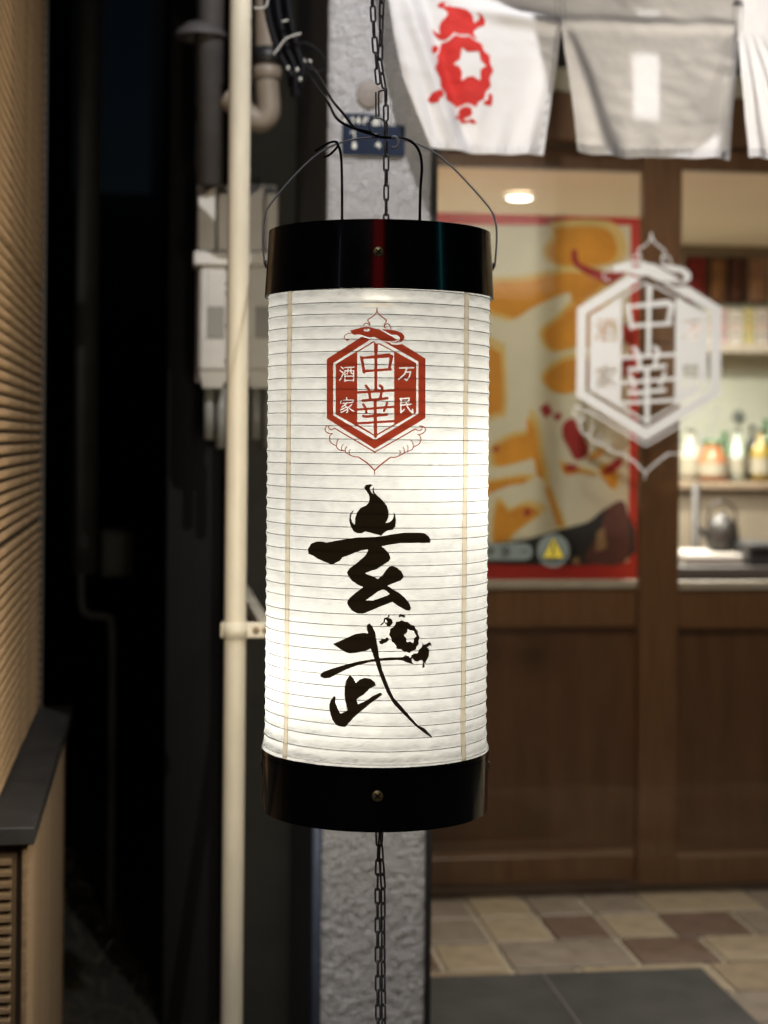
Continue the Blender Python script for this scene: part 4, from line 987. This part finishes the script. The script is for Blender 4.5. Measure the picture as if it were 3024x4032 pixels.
# ================================================================== PIPES, METERS AND CABLES LEFT OF THE PILLAR
pvc = mat('ivory_pvc', (0.60, 0.555, 0.45), 0.45, var=0.16, vscale=11, bump=0.06, bscale=30, stretch=(1, 1, 0.3))
ZPI = 2.82
pc = at_depth(932, 1740, ZPI); rp = 43.5 / FPX * ZPI
t = empty('drain_pipe', (pc.x, pc.y, 0), 'tall ivory PVC pipe standing left of the lantern', 'pipe')
S(MB().lathe([(rp, 0.0), (rp, 3.1)], (pc.x, pc.y), 40)).build('pipe', pvc, t)
zb = at_depth(932, 2481, ZPI).z; hb = 33 / FPX * ZPI
S(MB().lathe([(rp + 0.0005, zb - hb), (rp + 0.0035, zb - hb), (rp + 0.0035, zb + hb), (rp + 0.0005, zb + hb)], (pc.x, pc.y), 40)).build('clamp_band', pvc, t)
xl = at_depth(868, 2481, ZPI); xr = at_depth(1075, 2481, ZPI)
tabs = MB().box((xl.x, pc.y - 0.006, zb - hb + 0.001), (pc.x - rp, pc.y + 0.006, zb + hb - 0.001), 0.002); tabs.build('clamp_tab', pvc, t)
MB().box((pc.x + rp, pc.y - 0.007, zb - hb + 0.001), (xr.x, pc.y + 0.005, zb + hb - 0.001), 0.002).build('clamp_arm', pvc, t)
for pxx in (1008, 1046):
    q = at_depth(pxx, 2481, ZPI); disc((q.x, pc.y - 0.0065, zb), (0, -1, 0), 0.006, 0.003, 14, 0.001).build('screw', mat('rusty_screw', (0.22, 0.16, 0.10), 0.5, 0.6), t)
MB().box((xr.x - 0.02, pc.y - 0.004, zb - hb * 0.6), (xr.x, YM, zb + hb * 0.6)).build('wall_bracket', pvc, t)

met_m = mat('meter_grey', (0.62, 0.61, 0.57), 0.5, var=0.08, vscale=15); met_d = mat('meter_window', (0.26, 0.26, 0.24), 0.35); met_l = mat('meter_light', (0.72, 0.71, 0.66), 0.5, var=0.06)
def meter(px0, px1, label):
    yb = YM - 0.001
    X0 = on_plane(px0, 1300, 1, YM - 0.09).x; X1 = on_plane(px1, 1300, 1, YM - 0.09).x
    Z = lambda py: on_plane(px0, py, 1, YM - 0.09).z
    t = empty('electricity_meter', ((X0 + X1) / 2, yb, Z(1520)), label, 'meter', 'electricity meters')
    W = X1 - X0
    MB().box((X0 + W * 0.0, YM + 0.001, Z(1500)), (max(X1, xm0 + 0.05), YM + 0.02, Z(700)) if X0 < xm0 else (X1, YM - 0.002, Z(700)), 0.002).build('back_board', met_m, t)
    # upper hood, slanted top
    M = MB()
    xs = (X0 + W * 0.02, X0 + W * 0.52); y0, y1 = YM - 0.085, yb
    M.add([(xs[0], y0, Z(985)), (xs[1], y0, Z(985)), (xs[1], y0, Z(735)), (xs[0], y0, Z(775)), (xs[0], y1, Z(985)), (xs[1], y1, Z(985)), (xs[1], y1, Z(720)), (xs[0], y1, Z(760))],
          [(0, 1, 2, 3), (5, 4, 7, 6), (4, 0, 3, 7), (1, 5, 6, 2), (3, 2, 6, 7), (4, 5, 1, 0)])
    M.build('hood', met_m, t)
    MB().box((X0 + W * 0.60, YM - 0.08, Z(985)), (X1 - W * 0.02, yb, Z(755)), 0.003).build('side_hood', met_m, t)
    MB().box((X0 - W * 0.12, YM - 0.10, Z(1045)), (X1 + W * 0.04, yb, Z(990)), 0.003).build('shelf_flange', met_l, t)
    bd = MB().box((X0 + W * 0.06, YM - 0.09, Z(1460)), (X1 - W * 0.06, yb, Z(1045)), 0.006).build('body', met_m, t)
    MB().box((X0 + W * 0.30, YM - 0.0925, Z(1240)), (X1 - W * 0.18, YM - 0.0895, Z(1070)), 0.001).build('window', met_m, bd)
    MB().box((X0 + W * 0.30, YM - 0.0935, Z(1330)), (X1 - W * 0.18, YM - 0.0895, Z(1205)), 0.001).build('display', met_d, bd)
    for q in (1060, 1115, 1150, 1280, 1420):
        s = disc((X1 - W * 0.09, YM - 0.0905, Z(q)), (0, -1, 0), 0.004, 0.002, 10).build('screw', black_metal, bd)
    M = MB(); za, zc_ = Z(1460), Z(1525); xa_, xb_ = X0 + W * 0.08, X1 - W * 0.08
    M.add([(xa_, YM - 0.085, za), (xb_, YM - 0.085, za), (xb_, yb, za), (xa_, yb, za), (xa_ + W * 0.12, YM - 0.07, zc_), (xb_ - W * 0.12, YM - 0.07, zc_), (xb_ - W * 0.12, yb, zc_), (xa_ + W * 0.12, yb, zc_)],
          [(0, 1, 5, 4), (1, 2, 6, 5), (2, 3, 7, 6), (3, 0, 4, 7), (4, 5, 6, 7), (3, 2, 1, 0)])
    M.build('terminal_cover', met_l, t)
    for fx, pe in ((0.42, 1730), (0.80, 1765)):
        S(MB().tube([(X0 + W * fx, YM - 0.03, Z(1520)), (X0 + W * fx, YM - 0.03, Z(pe))], 0.0115, 12)).build('cable_tail', met_d, t)
    return t
meter(776, 906, 'grey electricity meter left of the ivory pipe')
meter(965, 1095, 'grey electricity meter half hidden between the ivory pipe and lantern')
# big grey stack pipe and hood above the meters
q0 = at_depth(828, 300, 3.55)
t = empty('vent_stack', (q0.x, q0.y, 1.9), 'dark grey vent stack with hood behind the ivory pipe', 'pipe')
vgrey = mat('vent_grey', (0.085, 0.08, 0.08), 0.6, var=0.2, vscale=8)
S(MB().tube([(q0.x, q0.y, at_depth(828, 730, 3.55).z), (q0.x, q0.y, 3.2)], 0.028, 18)).build('pipe', vgrey, t)
zt_ = at_depth(760, 150, 3.55).z
S(MB().lathe([(0.055, zt_), (0.052, zt_ + 0.012), (0.03, zt_ + 0.03), (0.001, zt_ + 0.034)], (at_depth(790, 150, 3.55).x, q0.y), 24)).build('hood', vgrey, t)
# drain elbow
def pth(lst, z): return [at_depth(x, y, z) for x, y in lst]
brown_pvc = mat('taupe_pvc', (0.20, 0.165, 0.13), 0.5, var=0.12, vscale=10)
ce = at_depth(1052, 300, 3.3)
t = empty('rain_pipe_elbow', (ce.x, ce.y, 2.0), 'taupe rain pipe elbow behind the black cables', 'pipe')
S(MB().tube(catmull(pth([(1050, -60), (1050, 150), (1052, 330), (1058, 440), (1030, 475), (985, 460), (940, 420), (890, 380)], 3.3), 8), 0.0235, 20)).build('pipe', brown_pvc, t)
za = at_depth(1052, 215, 3.3).z
S(MB().lathe([(0.0245, za - 0.02), (0.027, za - 0.02), (0.027, za + 0.012), (0.0245, za + 0.012)], (ce.x, ce.y), 28)).build('clamp_band', black_metal, t)
S(MB().lathe([(0.0245, za - 0.05), (0.028, za - 0.048), (0.028, za - 0.026), (0.0245, za - 0.024)], (ce.x, ce.y), 28)).build('socket_collar', brown_pvc, t)

rubber = mat('black_cable', (0.004, 0.004, 0.006), 0.6, spec=0.15)
ties_m = mat('nylon_tie', (0.42, 0.42, 0.40), 0.4)
cb = empty('cable_bundle', at_depth(1110, 100, 2.85), 'bundle of black cables tied beside the pillar top', 'cable')
for k in range(11):
    dx = (k - 5) * 8.5; dz = 0.012 * ((k * 37) % 5 - 2)
    e = [(1175 + dx * .5, 300 + 15 * (k % 3)), (1160 + dx * 0.4, 345), (1165 + dx * .3, 380)][k % 3]
    pts = [(1085 + dx, -80), (1098 + dx, 60), (1130 + dx * 0.9, 190), (1160 + dx * 0.7, 270), e]
    S(MB().tube(catmull([at_depth(x, y, 2.84 + dz) for x, y in pts], 8), 0.0056, 8)).build('cable', rubber, cb)
S(MB().tube(catmull(pth([(1165, 180), (1200, 170), (1240, 190), (1277, 235), (1278, 270), (1255, 282), (1215, 270), (1190, 240)], 2.83), 8), 0.0022, 8)).build('loose_loop', rubber, cb)
for pts in ([(1000, 32), (1040, 30), (1052, 12), (1055, -20)], [(1078, 215), (1100, 185), (1130, 150), (1185, 132)], [(1110, 85), (1135, 80)]):
    S(MB().tube(catmull([at_depth(x, y, 2.80) for x, y in pts], 6), 0.0017, 8)).build('cable_tie', ties_m, cb)
for (x, y) in ((1202, 238), (1220, 242), (1134, 268), (1170, 274), (1182, 312)):
    S(MB().lathe([(0.001, 0.004), (0.003, 0.002), (0.003, -0.002), (0.001, -0.004)], (0, 0), 10)).mesh('tie_stub', ties_m)
    q = at_depth(x, y, 2.79); mm = S(MB().lathe([(0.0005, q.z + 0.004), (0.003, q.z + 0.002), (0.003, q.z - 0.002), (0.0005, q.z - 0.004)], (q.x, q.y), 10)); mm.build('cable_end', ties_m, cb)

# ================================================================== THE LANTERN
LD = 1.963
AX = at_depth(1486, 2016, LD)
LX, LY = AX.x, AX.y
RL = 0.130
def zl(py): return EYE + (PCY - py) / FPX * LD
ZT1, ZT0, ZB1, ZB0 = zl(920), zl(1163), zl(2940), zl(3175)
lan = empty('paper_lantern', (LX, LY, ZB0), 'lit white cylindrical paper lantern with red emblem and black calligraphy', 'lantern')
washi = translucent('washi_paper', (0.0109, 0.0107, 0.0097), (0.0006, 0.0006, 0.0006), 0.97, bump=1.0, bscale=80, tint_var=0.16, transp=(0.19, 0.170, 0.134))
NH = 39
pitch = (ZT0 - ZB1 + 0.012) / (NH + 0.6)
z0 = ZB1 - 0.006
hoops = [z0 + pitch * (k + 0.8) + random.uniform(-.0009, .0009) for k in range(NH)]
SEG, NA = 7, 160
zz = [z0]
knots = [z0] + hoops + [ZT0 + 0.006]
prof = []
for i in range(len(knots) - 1):
    for q in range(SEG):
        f = q / SEG; prof.append((knots[i] + (knots[i + 1] - knots[i]) * f, f))
prof.append((knots[-1], 0.0))
nz = rng.random((len(prof), NA)).astype(np.float32)
for _ in range(2): nz = (nz + np.roll(nz, 1, 1) + np.roll(nz, -1, 1) + np.roll(nz, 1, 0)) / 4
vsx = []
for j, (zq, f) in enumerate(prof):
    flare = 0.0022 * max(0, 1 - (zq - ZB1) / 0.035) ** 2
    endk = max(0, 1 - (zq - ZB1) / 0.03) + max(0, 1 - (ZT0 - zq) / 0.05)
    for k in range(NA):
        a = 2 * math.pi * k / NA
        r = RL + flare - 0.0013 * math.sin(math.pi * f) + (nz[j, k] - 0.5) * (0.0006 + 0.0022 * endk) * math.sin(math.pi * f)
        r += endk * 0.0005 * math.sin(a * 47 + zq * 300) * math.sin(math.pi * f)
        vsx.append((LX + r * math.cos(a), LY + r * math.sin(a), zq))
fsx = [(j * NA + k, j * NA + (k + 1) % NA, (j + 1) * NA + (k + 1) % NA, (j + 1) * NA + k) for j in range(len(prof) - 1) for k in range(NA)]
paper = S(MB().add(vsx, fsx)).build('paper_shade', washi, lan)
wire = mat('hoop_wire', (0.0016, 0.0014, 0.001), 0.9, spec=0.0)
hoop_me = S(MB().tube([(RL * math.cos(2 * math.pi * k / 120), RL * math.sin(2 * math.pi * k / 120), 0) for k in range(120)], 0.00038, 6, True)).mesh('hoop', wire)
for zq in hoops:
    tl = random.uniform(0, 6.28); am = random.uniform(0.001, 0.007)
    place('hoop', hoop_me, lan, (LX, LY, zq), (am * math.cos(tl) + 0.003, am * math.sin(tl) + 0.006, 0))
# print on the paper
def lantern_map(px, py, rr=RL + 0.0010):
    d = ray(px, py); ox, oy = CAM.x - LX, CAM.y - LY
    A_ = d.x * d.x + d.y * d.y; B_ = 2 * (ox * d.x + oy * d.y); C_ = ox * ox + oy * oy - rr * rr
    D_ = B_ * B_ - 4 * A_ * C_
    return CAM + d * ((-B_ - math.sqrt(max(D_, 0))) / (2 * A_))
red_ink = translucent('red_ink', (0.0285, 0.0040, 0.0021), (0.18, 0.012, 0.007), 0.70)
black_ink = translucent('black_ink', (0.0011, 0.0008, 0.0005), (0.010, 0.009, 0.008), 0.6)
seam_m = translucent('paper_overlap', (0.0465, 0.0445, 0.0400), (0.012, 0.01, 0.006), 0.93)
line_m = translucent('glue_line', (0.032, 0.0290, 0.0205), (0.01, 0.008, 0.004), 0.9)
o = em.mb(lantern_map, 6).build('emblem_print', red_ink, paper); o['label'] = 'red hexagon emblem reading 中華 万民 酒家 under a snake'
M = paint_lettering(Mask(1190, 1890, 1720, 2920, 1.5))
o = M.mb(lambda x, y: lantern_map(x, y), 6).build('calligraphy_print', black_ink, paper); o['label'] = 'black brush characters 玄武 with flame and tortoise'
def seam(ang, wd, seed):
    r_ = random.Random(seed)
    base = math.atan2(CAM.y - LY, CAM.x - LX)
    def strip(off, w_, rr, material, name, wig):
        M = MB(); vs, fs = [], []
        n = 180
        ph = [r_.uniform(0, 6) for _ in range(4)]
        for j in range(n + 1):
            zq = ZB1 + (ZT0 - ZB1) * j / n
            c = off + wig * (math.sin(zq * 90 + ph[0]) + 0.7 * math.sin(zq * 260 + ph[1]) + 0.5 * math.sin(zq * 31 + ph[2]))
            fl = 0.0022 * max(0, 1 - (zq - ZB1) / 0.035) ** 2
            for s_ in (-0.5, 0.0, 0.5):
                a = base + ang + (c + s_ * w_) / RL
                vs.append((LX + (rr + fl) * math.cos(a), LY + (rr + fl) * math.sin(a), zq))
        for j in range(n):
            for k in (0, 1): fs.append((j * 3 + k, j * 3 + k + 1, j * 3 + k + 4, j * 3 + k + 3))
        return M.add(vs, fs).build(name, material, paper)
    strip(0, wd, RL + 0.0006, seam_m, 'paper_seam', 0.0001)
    strip(-wd / 2, 0.0006, RL + 0.0009, line_m, 'seam_edge', 0.0003)
    strip(wd / 2, 0.0006, RL + 0.0009, line_m, 'seam_edge', 0.0003)
seam(R_(-50), 0.0075, 1); seam(R_(48.5), 0.0078, 2)      # right of centre is positive angle? both sides carry one
# end bands
lacq = mat('black_lacquer', (0.0045, 0.0045, 0.0052), 0.16, var=0.5, vscale=45, coat=0.35, spec=0.5, bump=0.05, bscale=16, bdist=0.004, stretch=(1, 1, 0.5))
def band(r0, z0_, r1, z1_, name):
    th = 0.0006
    M = S(MB().lathe([(r0, z0_), (r1, z1_), (r1 - th, z1_ - 0.006), (r0 - th, z0_ + 0.006)], (LX, LY), 160, True))
    o = M.build(name, lacq, lan, smooth=True)
    md = o.modifiers.new('edges', 'EDGE_SPLIT'); md.split_angle = R_(40)
    return o
tb = band(RL + 0.0040, ZT0 - 0.004, RL - 0.0006, ZT1, 'top_band')
bb = band(RL + 0.0016, ZB0, RL + 0.0029, ZB1 + 0.001, 'bottom_band')
board_m = mat('lantern_board', (0.02, 0.016, 0.012), 0.8)
S(MB().lathe([(RL - 0.004, ZT1 - 0.022), (RL - 0.004, ZT1 - 0.014), (0.0005, ZT1 - 0.014), (0.0005, ZT1 - 0.022)], (LX, LY), 64, True)).build('top_light_stop', board_m, lan, smooth=False)  # closing plate added to stop bulb light leaking out of the top
S(MB().lathe([(RL - 0.002, ZB0 + 0.012), (RL - 0.002, ZB0 + 0.020), (0.0005, ZB0 + 0.020), (0.0005, ZB0 + 0.012)], (LX, LY), 64, True)).build('bottom_board', board_m, lan, smooth=False)
base_a = math.atan2(CAM.y - LY, CAM.x - LX)
brass = mat('brass', (0.55, 0.42, 0.18), 0.42, 0.75, var=0.2, vscale=200)
steel = mat('dull_steel', (0.30, 0.30, 0.29), 0.35, 1.0)
def screw(par, ang, zq, r_, rad, m_):
    a = base_a + ang; n_ = Vector((math.cos(a), math.sin(a), 0))
    c = Vector((LX, LY, zq)) + n_ * r_
    s_ = disc(c, n_, rad, 0.0012, 20, 0.0012).build('screw', m_, par)
    up = Vector((0, 0, 1)); sd_ = n_.cross(up); c2 = c + n_ * 0.0024
    X = MB()
    for (u, v) in (((up + sd_).normalized(), (up - sd_).normalized()), ((up - sd_).normalized(), (up + sd_).normalized())):
        h = rad * 0.6; q = rad * 0.13
        X.add([c2 + u * h + v * q, c2 + u * h - v * q, c2 - u * h - v * q, c2 - u * h + v * q], [(0, 1, 2, 3)])
        c2 = c2 + n_ * 0.0002
    X.build('cross_slot', dark_gap, s_)
screw(tb, R_(-0.6), zl(1042), RL + 0.0022, 0.0060, brass); screw(bb, R_(1.2), zl(3040), RL + 0.0024, 0.0064, brass)
for s_ in (-1, 1):
    screw(tb, s_ * R_(90), zl(1045), RL + 0.0025, 0.005, steel); screw(bb, s_ * R_(90), zl(3010), RL + 0.0024, 0.005, steel)
# wire handle over the top
wire_m = mat('galvanised_wire', (0.72, 0.71, 0.70), 0.5)
side = Vector((math.cos(base_a + R_(90)), math.sin(base_a + R_(90)), 0))
if side.dot(RIGHT) < 0: side = -side
zs = zl(1045)
cpt = Vector((LX, LY, 0))
hp = [cpt + side * (-(RL + 0.005)) + Vector((0, 0, zs)), cpt + side * (-(RL + 0.006)) + Vector((0, 0, zl(880))), cpt + side * -0.121 + Vector((0, 0, zl(775))), cpt + side * -0.065 + Vector((0, 0, zl(590))),
      cpt + Vector((0, 0, zl(541))), cpt + side * 0.06 + Vector((0, 0, zl(592))), cpt + side * 0.118 + Vector((0, 0, zl(775))), cpt + side * (RL + 0.006) + Vector((0, 0, zl(880))), cpt + side * (RL + 0.005) + Vector((0, 0, zs))]
S(MB().tube(catmull(hp, 10), 0.0011, 8)).build('wire_handle', wire_m, lan)
# bulbs
def bulb(px, dx, dy, energy, name='bulb_light'):
    ld = bpy.data.lights.new(name, 'POINT'); ld.energy = energy; ld.color = (1.0, 0.97, 0.92); ld.shadow_soft_size = 0.030
    lo = bpy.data.objects.new(name, ld); COL.objects.link(lo); lo.parent = lan
    p = cpt + side * dx - FWD * dy + Vector((0, 0, zl(px)))
    lo.location = p - wloc(lan)
BE = 50
bulb(1290, 0.0, 0.0, BE * 0.48); bulb(1560, 0.0, -0.01, BE * 0.30); bulb(1860, 0.046, 0.012, BE * 0.72); bulb(2240, 0.0, 0.0, BE * 0.50); bulb(2640, -0.044, 0.016, BE * 0.90); bulb(2850, 0.0, 0.0, BE * 0.22)

# ================================================================== CHAINS AND LEADS
chain_m = mat('chain_steel', (0.30, 0.29, 0.28), 0.42, 0.6, var=0.3, vscale=90)
def link_mesh(L, W, r):
    pts = []; h = L / 2 - W / 2; w2 = W / 2 - r
    for k in range(9): a = math.pi * k / 8; pts.append((w2 * math.cos(a), 0, h + w2 * math.sin(a)))
    for k in range(9): a = math.pi + math.pi * k / 8; pts.append((w2 * math.cos(a), 0, -h + w2 * math.sin(a)))
    return S(MB().tube(pts, r, 8, True)).mesh('link', chain_m)
LL, LW, LR = 0.0215, 0.0080, 0.00125
lme = link_mesh(LL, LW, LR)
def chain(name, pts, label, twist=0.5, base=None):
    pth_ = [Vector(p) for p in pts]
    t = empty(name, pth_[-1] if base is None else base, label, 'chain', 'lantern chains')
    seglen = [(pth_[i + 1] - pth_[i]).length for i in range(len(pth_) - 1)]; tot = sum(seglen)
    stp = LL - 4 * LR; n = max(1, int(tot / stp))
    for k in range(n):
        s_ = (k + 0.5) * tot / n; i = 0
        while i < len(seglen) - 1 and s_ > seglen[i]: s_ -= seglen[i]; i += 1
        d = (pth_[i + 1] - pth_[i]).normalized(); p = pth_[i] + d * s_
        q = d.to_track_quat('Z', 'Y').to_matrix().to_4x4()
        rot = q @ Matrix.Rotation((k % 2) * R_(90) + twist + random.uniform(-.25, .25), 4, 'Z')
        o = place('link', lme, t, p); o.rotation_euler = rot.to_euler()
    return t
cz = LD - 0.0
chain('hanging_chain', pth([(1462, -160), (1466, 0), (1472, 120), (1482, 250), (1490, 330)], cz - 0.02), 'dark steel chain from above to the lantern ring, left strand of the pair', 0.35)
chain('hanging_chain', pth([(1506, -160), (1504, 0), (1500, 140), (1496, 250), (1512, 345)], cz + 0.01), 'dark steel chain from above to the lantern ring, right strand of the pair', 0.9)
chain('lower_link_chain', pth([(1519, 345), (1520, 545)], cz), 'short dark steel chain hanging between the twin strands and wire handle', 0.5)
chain('lantern_hook_chain', pth([(1520, 556), (1521, 700), (1520, 960)], cz), 'single dark steel chain from the wire handle into the lantern top', 0.2)
t = empty('snap_hook', at_depth(1486, 370, cz), 'slim steel snap hook joining the chains above the address plate', 'hook')
S(MB().tube(catmull(pth([(1480, 362), (1481, 460), (1488, 462), (1492, 455), (1491, 370), (1500, 358), (1512, 356), (1517, 372), (1518, 420)], cz), 6), 0.0011, 8)).build('hook_wire', chain_m, t)
t = empty('key_ring', at_depth(1490, 525, cz), 'small steel split ring around the cable above the lantern', 'ring')
rc = at_depth(1485, 497, cz - 0.005); rr_ = 33 / FPX * cz
for dz in (0, 0.0016):
    S(MB().tube([rc + RIGHT * rr_ * math.cos(2 * math.pi * k / 36) * 0.95 + Vector((0, 0, 1)) * rr_ * math.sin(2 * math.pi * k / 36) - FWD * dz for k in range(36)], 0.0008, 6, True)).build('ring_coil', steel, t)
chain('tie_down_chain', pth([(1487, 3215), (1492, 3330), (1486, 3500), (1488, 3800), (1490, 4300)], cz - 0.0), 'dark steel chain below the lantern, left of the two', 0.2)
chain('tie_down_chain', pth([(1503, 3215), (1497, 3330), (1508, 3480), (1509, 3800), (1512, 4300)], cz + 0.012), 'dark steel chain below the lantern, right of the two', 0.8)
ld_ = empty('lantern_lead', at_depth(1500, 540, cz), 'thin black power lead sagging from the bundle into the lantern', 'cable')
S(MB().tube(catmull([at_depth(1190, 250, 2.70), at_depth(1240, 330, 2.4), at_depth(1290, 400, 2.15), at_depth(1325, 465, 2.0), at_depth(1380, 500, cz), at_depth(1450, 520, cz), at_depth(1500, 540, cz - .005), at_depth(1560, 542, cz), at_depth(1615, 555, cz), at_depth(1650, 595, cz), at_depth(1661, 660, cz), at_depth(1655, 760, cz), at_depth(1652, 960, cz)], 8), 0.0017, 8)).build('lead', rubber, ld_)
S(MB().tube(catmull([at_depth(1200, 225, 2.70), at_depth(1262, 310, 2.3), at_depth(1305, 390, 2.1), at_depth(1350, 445, 2.0), at_depth(1400, 505, cz + .004), at_depth(1470, 530, cz + .004)], 8), 0.0016, 8)).build('lead', rubber, ld_)
S(MB().tube(catmull([at_depth(1275, 620, cz), at_depth(1300, 608, cz), at_depth(1330, 575, cz), at_depth(1322, 558, cz), at_depth(1290, 565, cz), at_depth(1240, 595, cz)], 8), 0.0014, 8)).build('cable_knot', rubber, ld_)
S(MB().tube(catmull([at_depth(1322, 560, cz), at_depth(1338, 590, cz), at_depth(1346, 680, cz), at_depth(1347, 960, cz)], 8), 0.0015, 8)).build('lead', rubber, ld_)
rc = at_depth(1551, 560, cz - 0.004); rr_ = 22 / FPX * cz
S(MB().tube([rc + RIGHT * rr_ * math.cos(a) * 0.85 + Vector((0, 0, 1)) * rr_ * math.sin(a) for a in [R_(-120 + 24 * k) for k in range(11)]], 0.0016, 8)).build('white_tie', mat('white_nylon', (0.75, 0.74, 0.72), 0.4), ld_)

# ================================================================== LAMPS OF THE STREET FRONT (above and behind the view)
SPOT = Vector((0.45, 2.12, 2.95))
t = empty('sign_spotlight', SPOT, 'black arm spotlight above the curtain, out of view', 'light')
S(MB().tube([(0.45, 2.97, 3.25), (0.45, 2.4, 3.22), SPOT + Vector((0, -0.02, 0.12))], 0.012, 10)).build('arm', black_metal, t)
aim = (Vector((0.62, 2.92, 1.75)) - SPOT).normalized()
hd = SPOT
S(MB().tube([hd - aim * 0.16, hd - aim * 0.12, hd - aim * 0.02, hd], [0.02, 0.045, 0.055, 0.055], 20, caps=False)).build('head', black_metal, t)
sp = bpy.data.lights.new('spotlight_lamp', 'SPOT'); sp.energy = 84; sp.color = (1.0, 0.965, 0.94); sp.spot_size = R_(98); sp.spot_blend = 0.6; sp.shadow_soft_size = 0.0035
so_ = bpy.data.objects.new('spotlight_lamp', sp); COL.objects.link(so_); so_.parent = t; so_.location = aim * 0.01
so_.rotation_euler = (-aim).to_track_quat('Z', 'Y').to_euler()
# added unseen gobo under the spotlight: its cut-outs shape the curtain's light and shade
Y_GOBO = 2.42
def under_spot(px, py):
    q = on_plane(px, py, 1, YN); d = q - SPOT
    return SPOT + d * ((Y_GOBO - SPOT.y) / d.y)
hb_ = empty('spotlight_gobo', under_spot(2550, -300), 'added cut-out board shaping the spotlight on the curtain, out of view', 'sign')
def gobo_piece(pts, name):
    f = [under_spot(*p) for p in pts]; k = [v + Vector((0, 0.002, 0)) for v in f]; n_ = len(f)
    MB().add(f + k, [tuple(range(n_)), tuple(range(2 * n_ - 1, n_ - 1, -1))] + [(i, (i + 1) % n_, (i + 1) % n_ + n_, i + n_) for i in range(n_)]).build(name, wood, hb_)
gobo_piece([(2215, 640), (2100, 110), (2215, 85), (2482, 85), (2482, 640)], 'board')
gobo_piece([(2482.5, 640), (2482.5, 430), (2592, 480), (2592, 640)], 'board')
gobo_piece([(2592.5, 640), (2592.5, 85), (2900, 85), (2885, 640)], 'board')
gobo_piece([(2482.5, 205), (2482.5, 85), (2592, 85), (2592, 210)], 'board')
gobo_piece([(2060, 84), (1800, -60), (1800, -400), (2505, -400), (2505, 84)], 'board')
gobo_piece([(2505.5, 84), (2505.5, 70), (2592, 70), (2592, 84)], 'board')
gobo_piece([(2505.5, 45), (2505.5, -400), (2592, -400), (2592, 45)], 'board')
gobo_piece([(2592.5, 84), (2592.5, -400), (3000, -400), (2900, 84)], 'board')
for xx in (2100, 2900):
    q = under_spot(xx, -398); S(MB().tube([q, (q.x, q.y, 3.3)], 0.004, 8)).build('hanger', black_metal, hb_)
# porch downlight in the soffit
c = Vector((1.10, 3.42, ztop - 0.001))
t = empty('porch_downlight', c, 'recessed porch downlight in the soffit, out of view', 'light')
S(MB().lathe([(0.07, c.z), (0.07, c.z - 0.01), (0.055, c.z - 0.012), (0.055, c.z)], (c.x, c.y), 28)).build('trim_ring', trim_m, t)
ld = bpy.data.lights.new('porch_lamp', 'SPOT'); ld.energy = 380; ld.color = (1.0, 0.89, 0.74); ld.spot_size = R_(100); ld.spot_blend = 0.8; ld.shadow_soft_size = 0.22
lo = bpy.data.objects.new('porch_lamp', ld); COL.objects.link(lo); lo.parent = t; lo.location = (0, 0, -0.02)

# lit signs across the street, mirrored in the black bands
def sign(ang, dist, zc_, wd, ht, col, st, label):
    b_dir = -FWD; d = b_dir * math.cos(ang) + _r0 * math.sin(ang)
    p = Vector((LX, LY, 0)) + d * dist; p.z = zc_
    t = empty('street_sign', (p.x, p.y, zc_ - ht / 2), label, 'sign', 'lit signs across the street')
    u = Vector((d.y, -d.x, 0)); n_ = -d
    def slab(w_, h_, d0, d1):
        return MB().add([p + u * sx_ * w_ / 2 + Vector((0, 0, 1)) * sz_ * h_ / 2 + n_ * dd for dd in (d0, d1) for sx_, sz_ in ((-1, -1), (1, -1), (1, 1), (-1, 1))],
                        [(0, 3, 2, 1), (4, 5, 6, 7), (0, 1, 5, 4), (1, 2, 6, 5), (2, 3, 7, 6), (3, 0, 4, 7)])
    slab(wd + 0.12, ht + 0.12, -0.12, 0).build('casing', black_metal, t)
    slab(wd, ht, 0.002, 0.01).build('lit_face', emit('sign_glow_' + label.split()[1], col, st), t)
    S(MB().tube([(p.x - n_.x * 0.06, p.y - n_.y * 0.06, 0), (p.x - n_.x * 0.06, p.y - n_.y * 0.06, zc_ - ht / 2)], 0.04, 10)).build('post', black_metal, t)
sign(R_(-1), 9.0, 3.6, 1.5, 2.6, (0.8, 0.03, 0.03), 0.8, 'lit red sign across the street behind the viewpoint')
sign(R_(64), 8.0, 3.2, 0.35, 2.6, (0.1, 0.7, 0.75), 0.8, 'lit teal sign across the street to the right')
sign(R_(-40), 9.0, 2.8, 0.2, 1.8, (0.7, 0.75, 1.0), 0.5, 'lit blue-white sign across the street to the left')
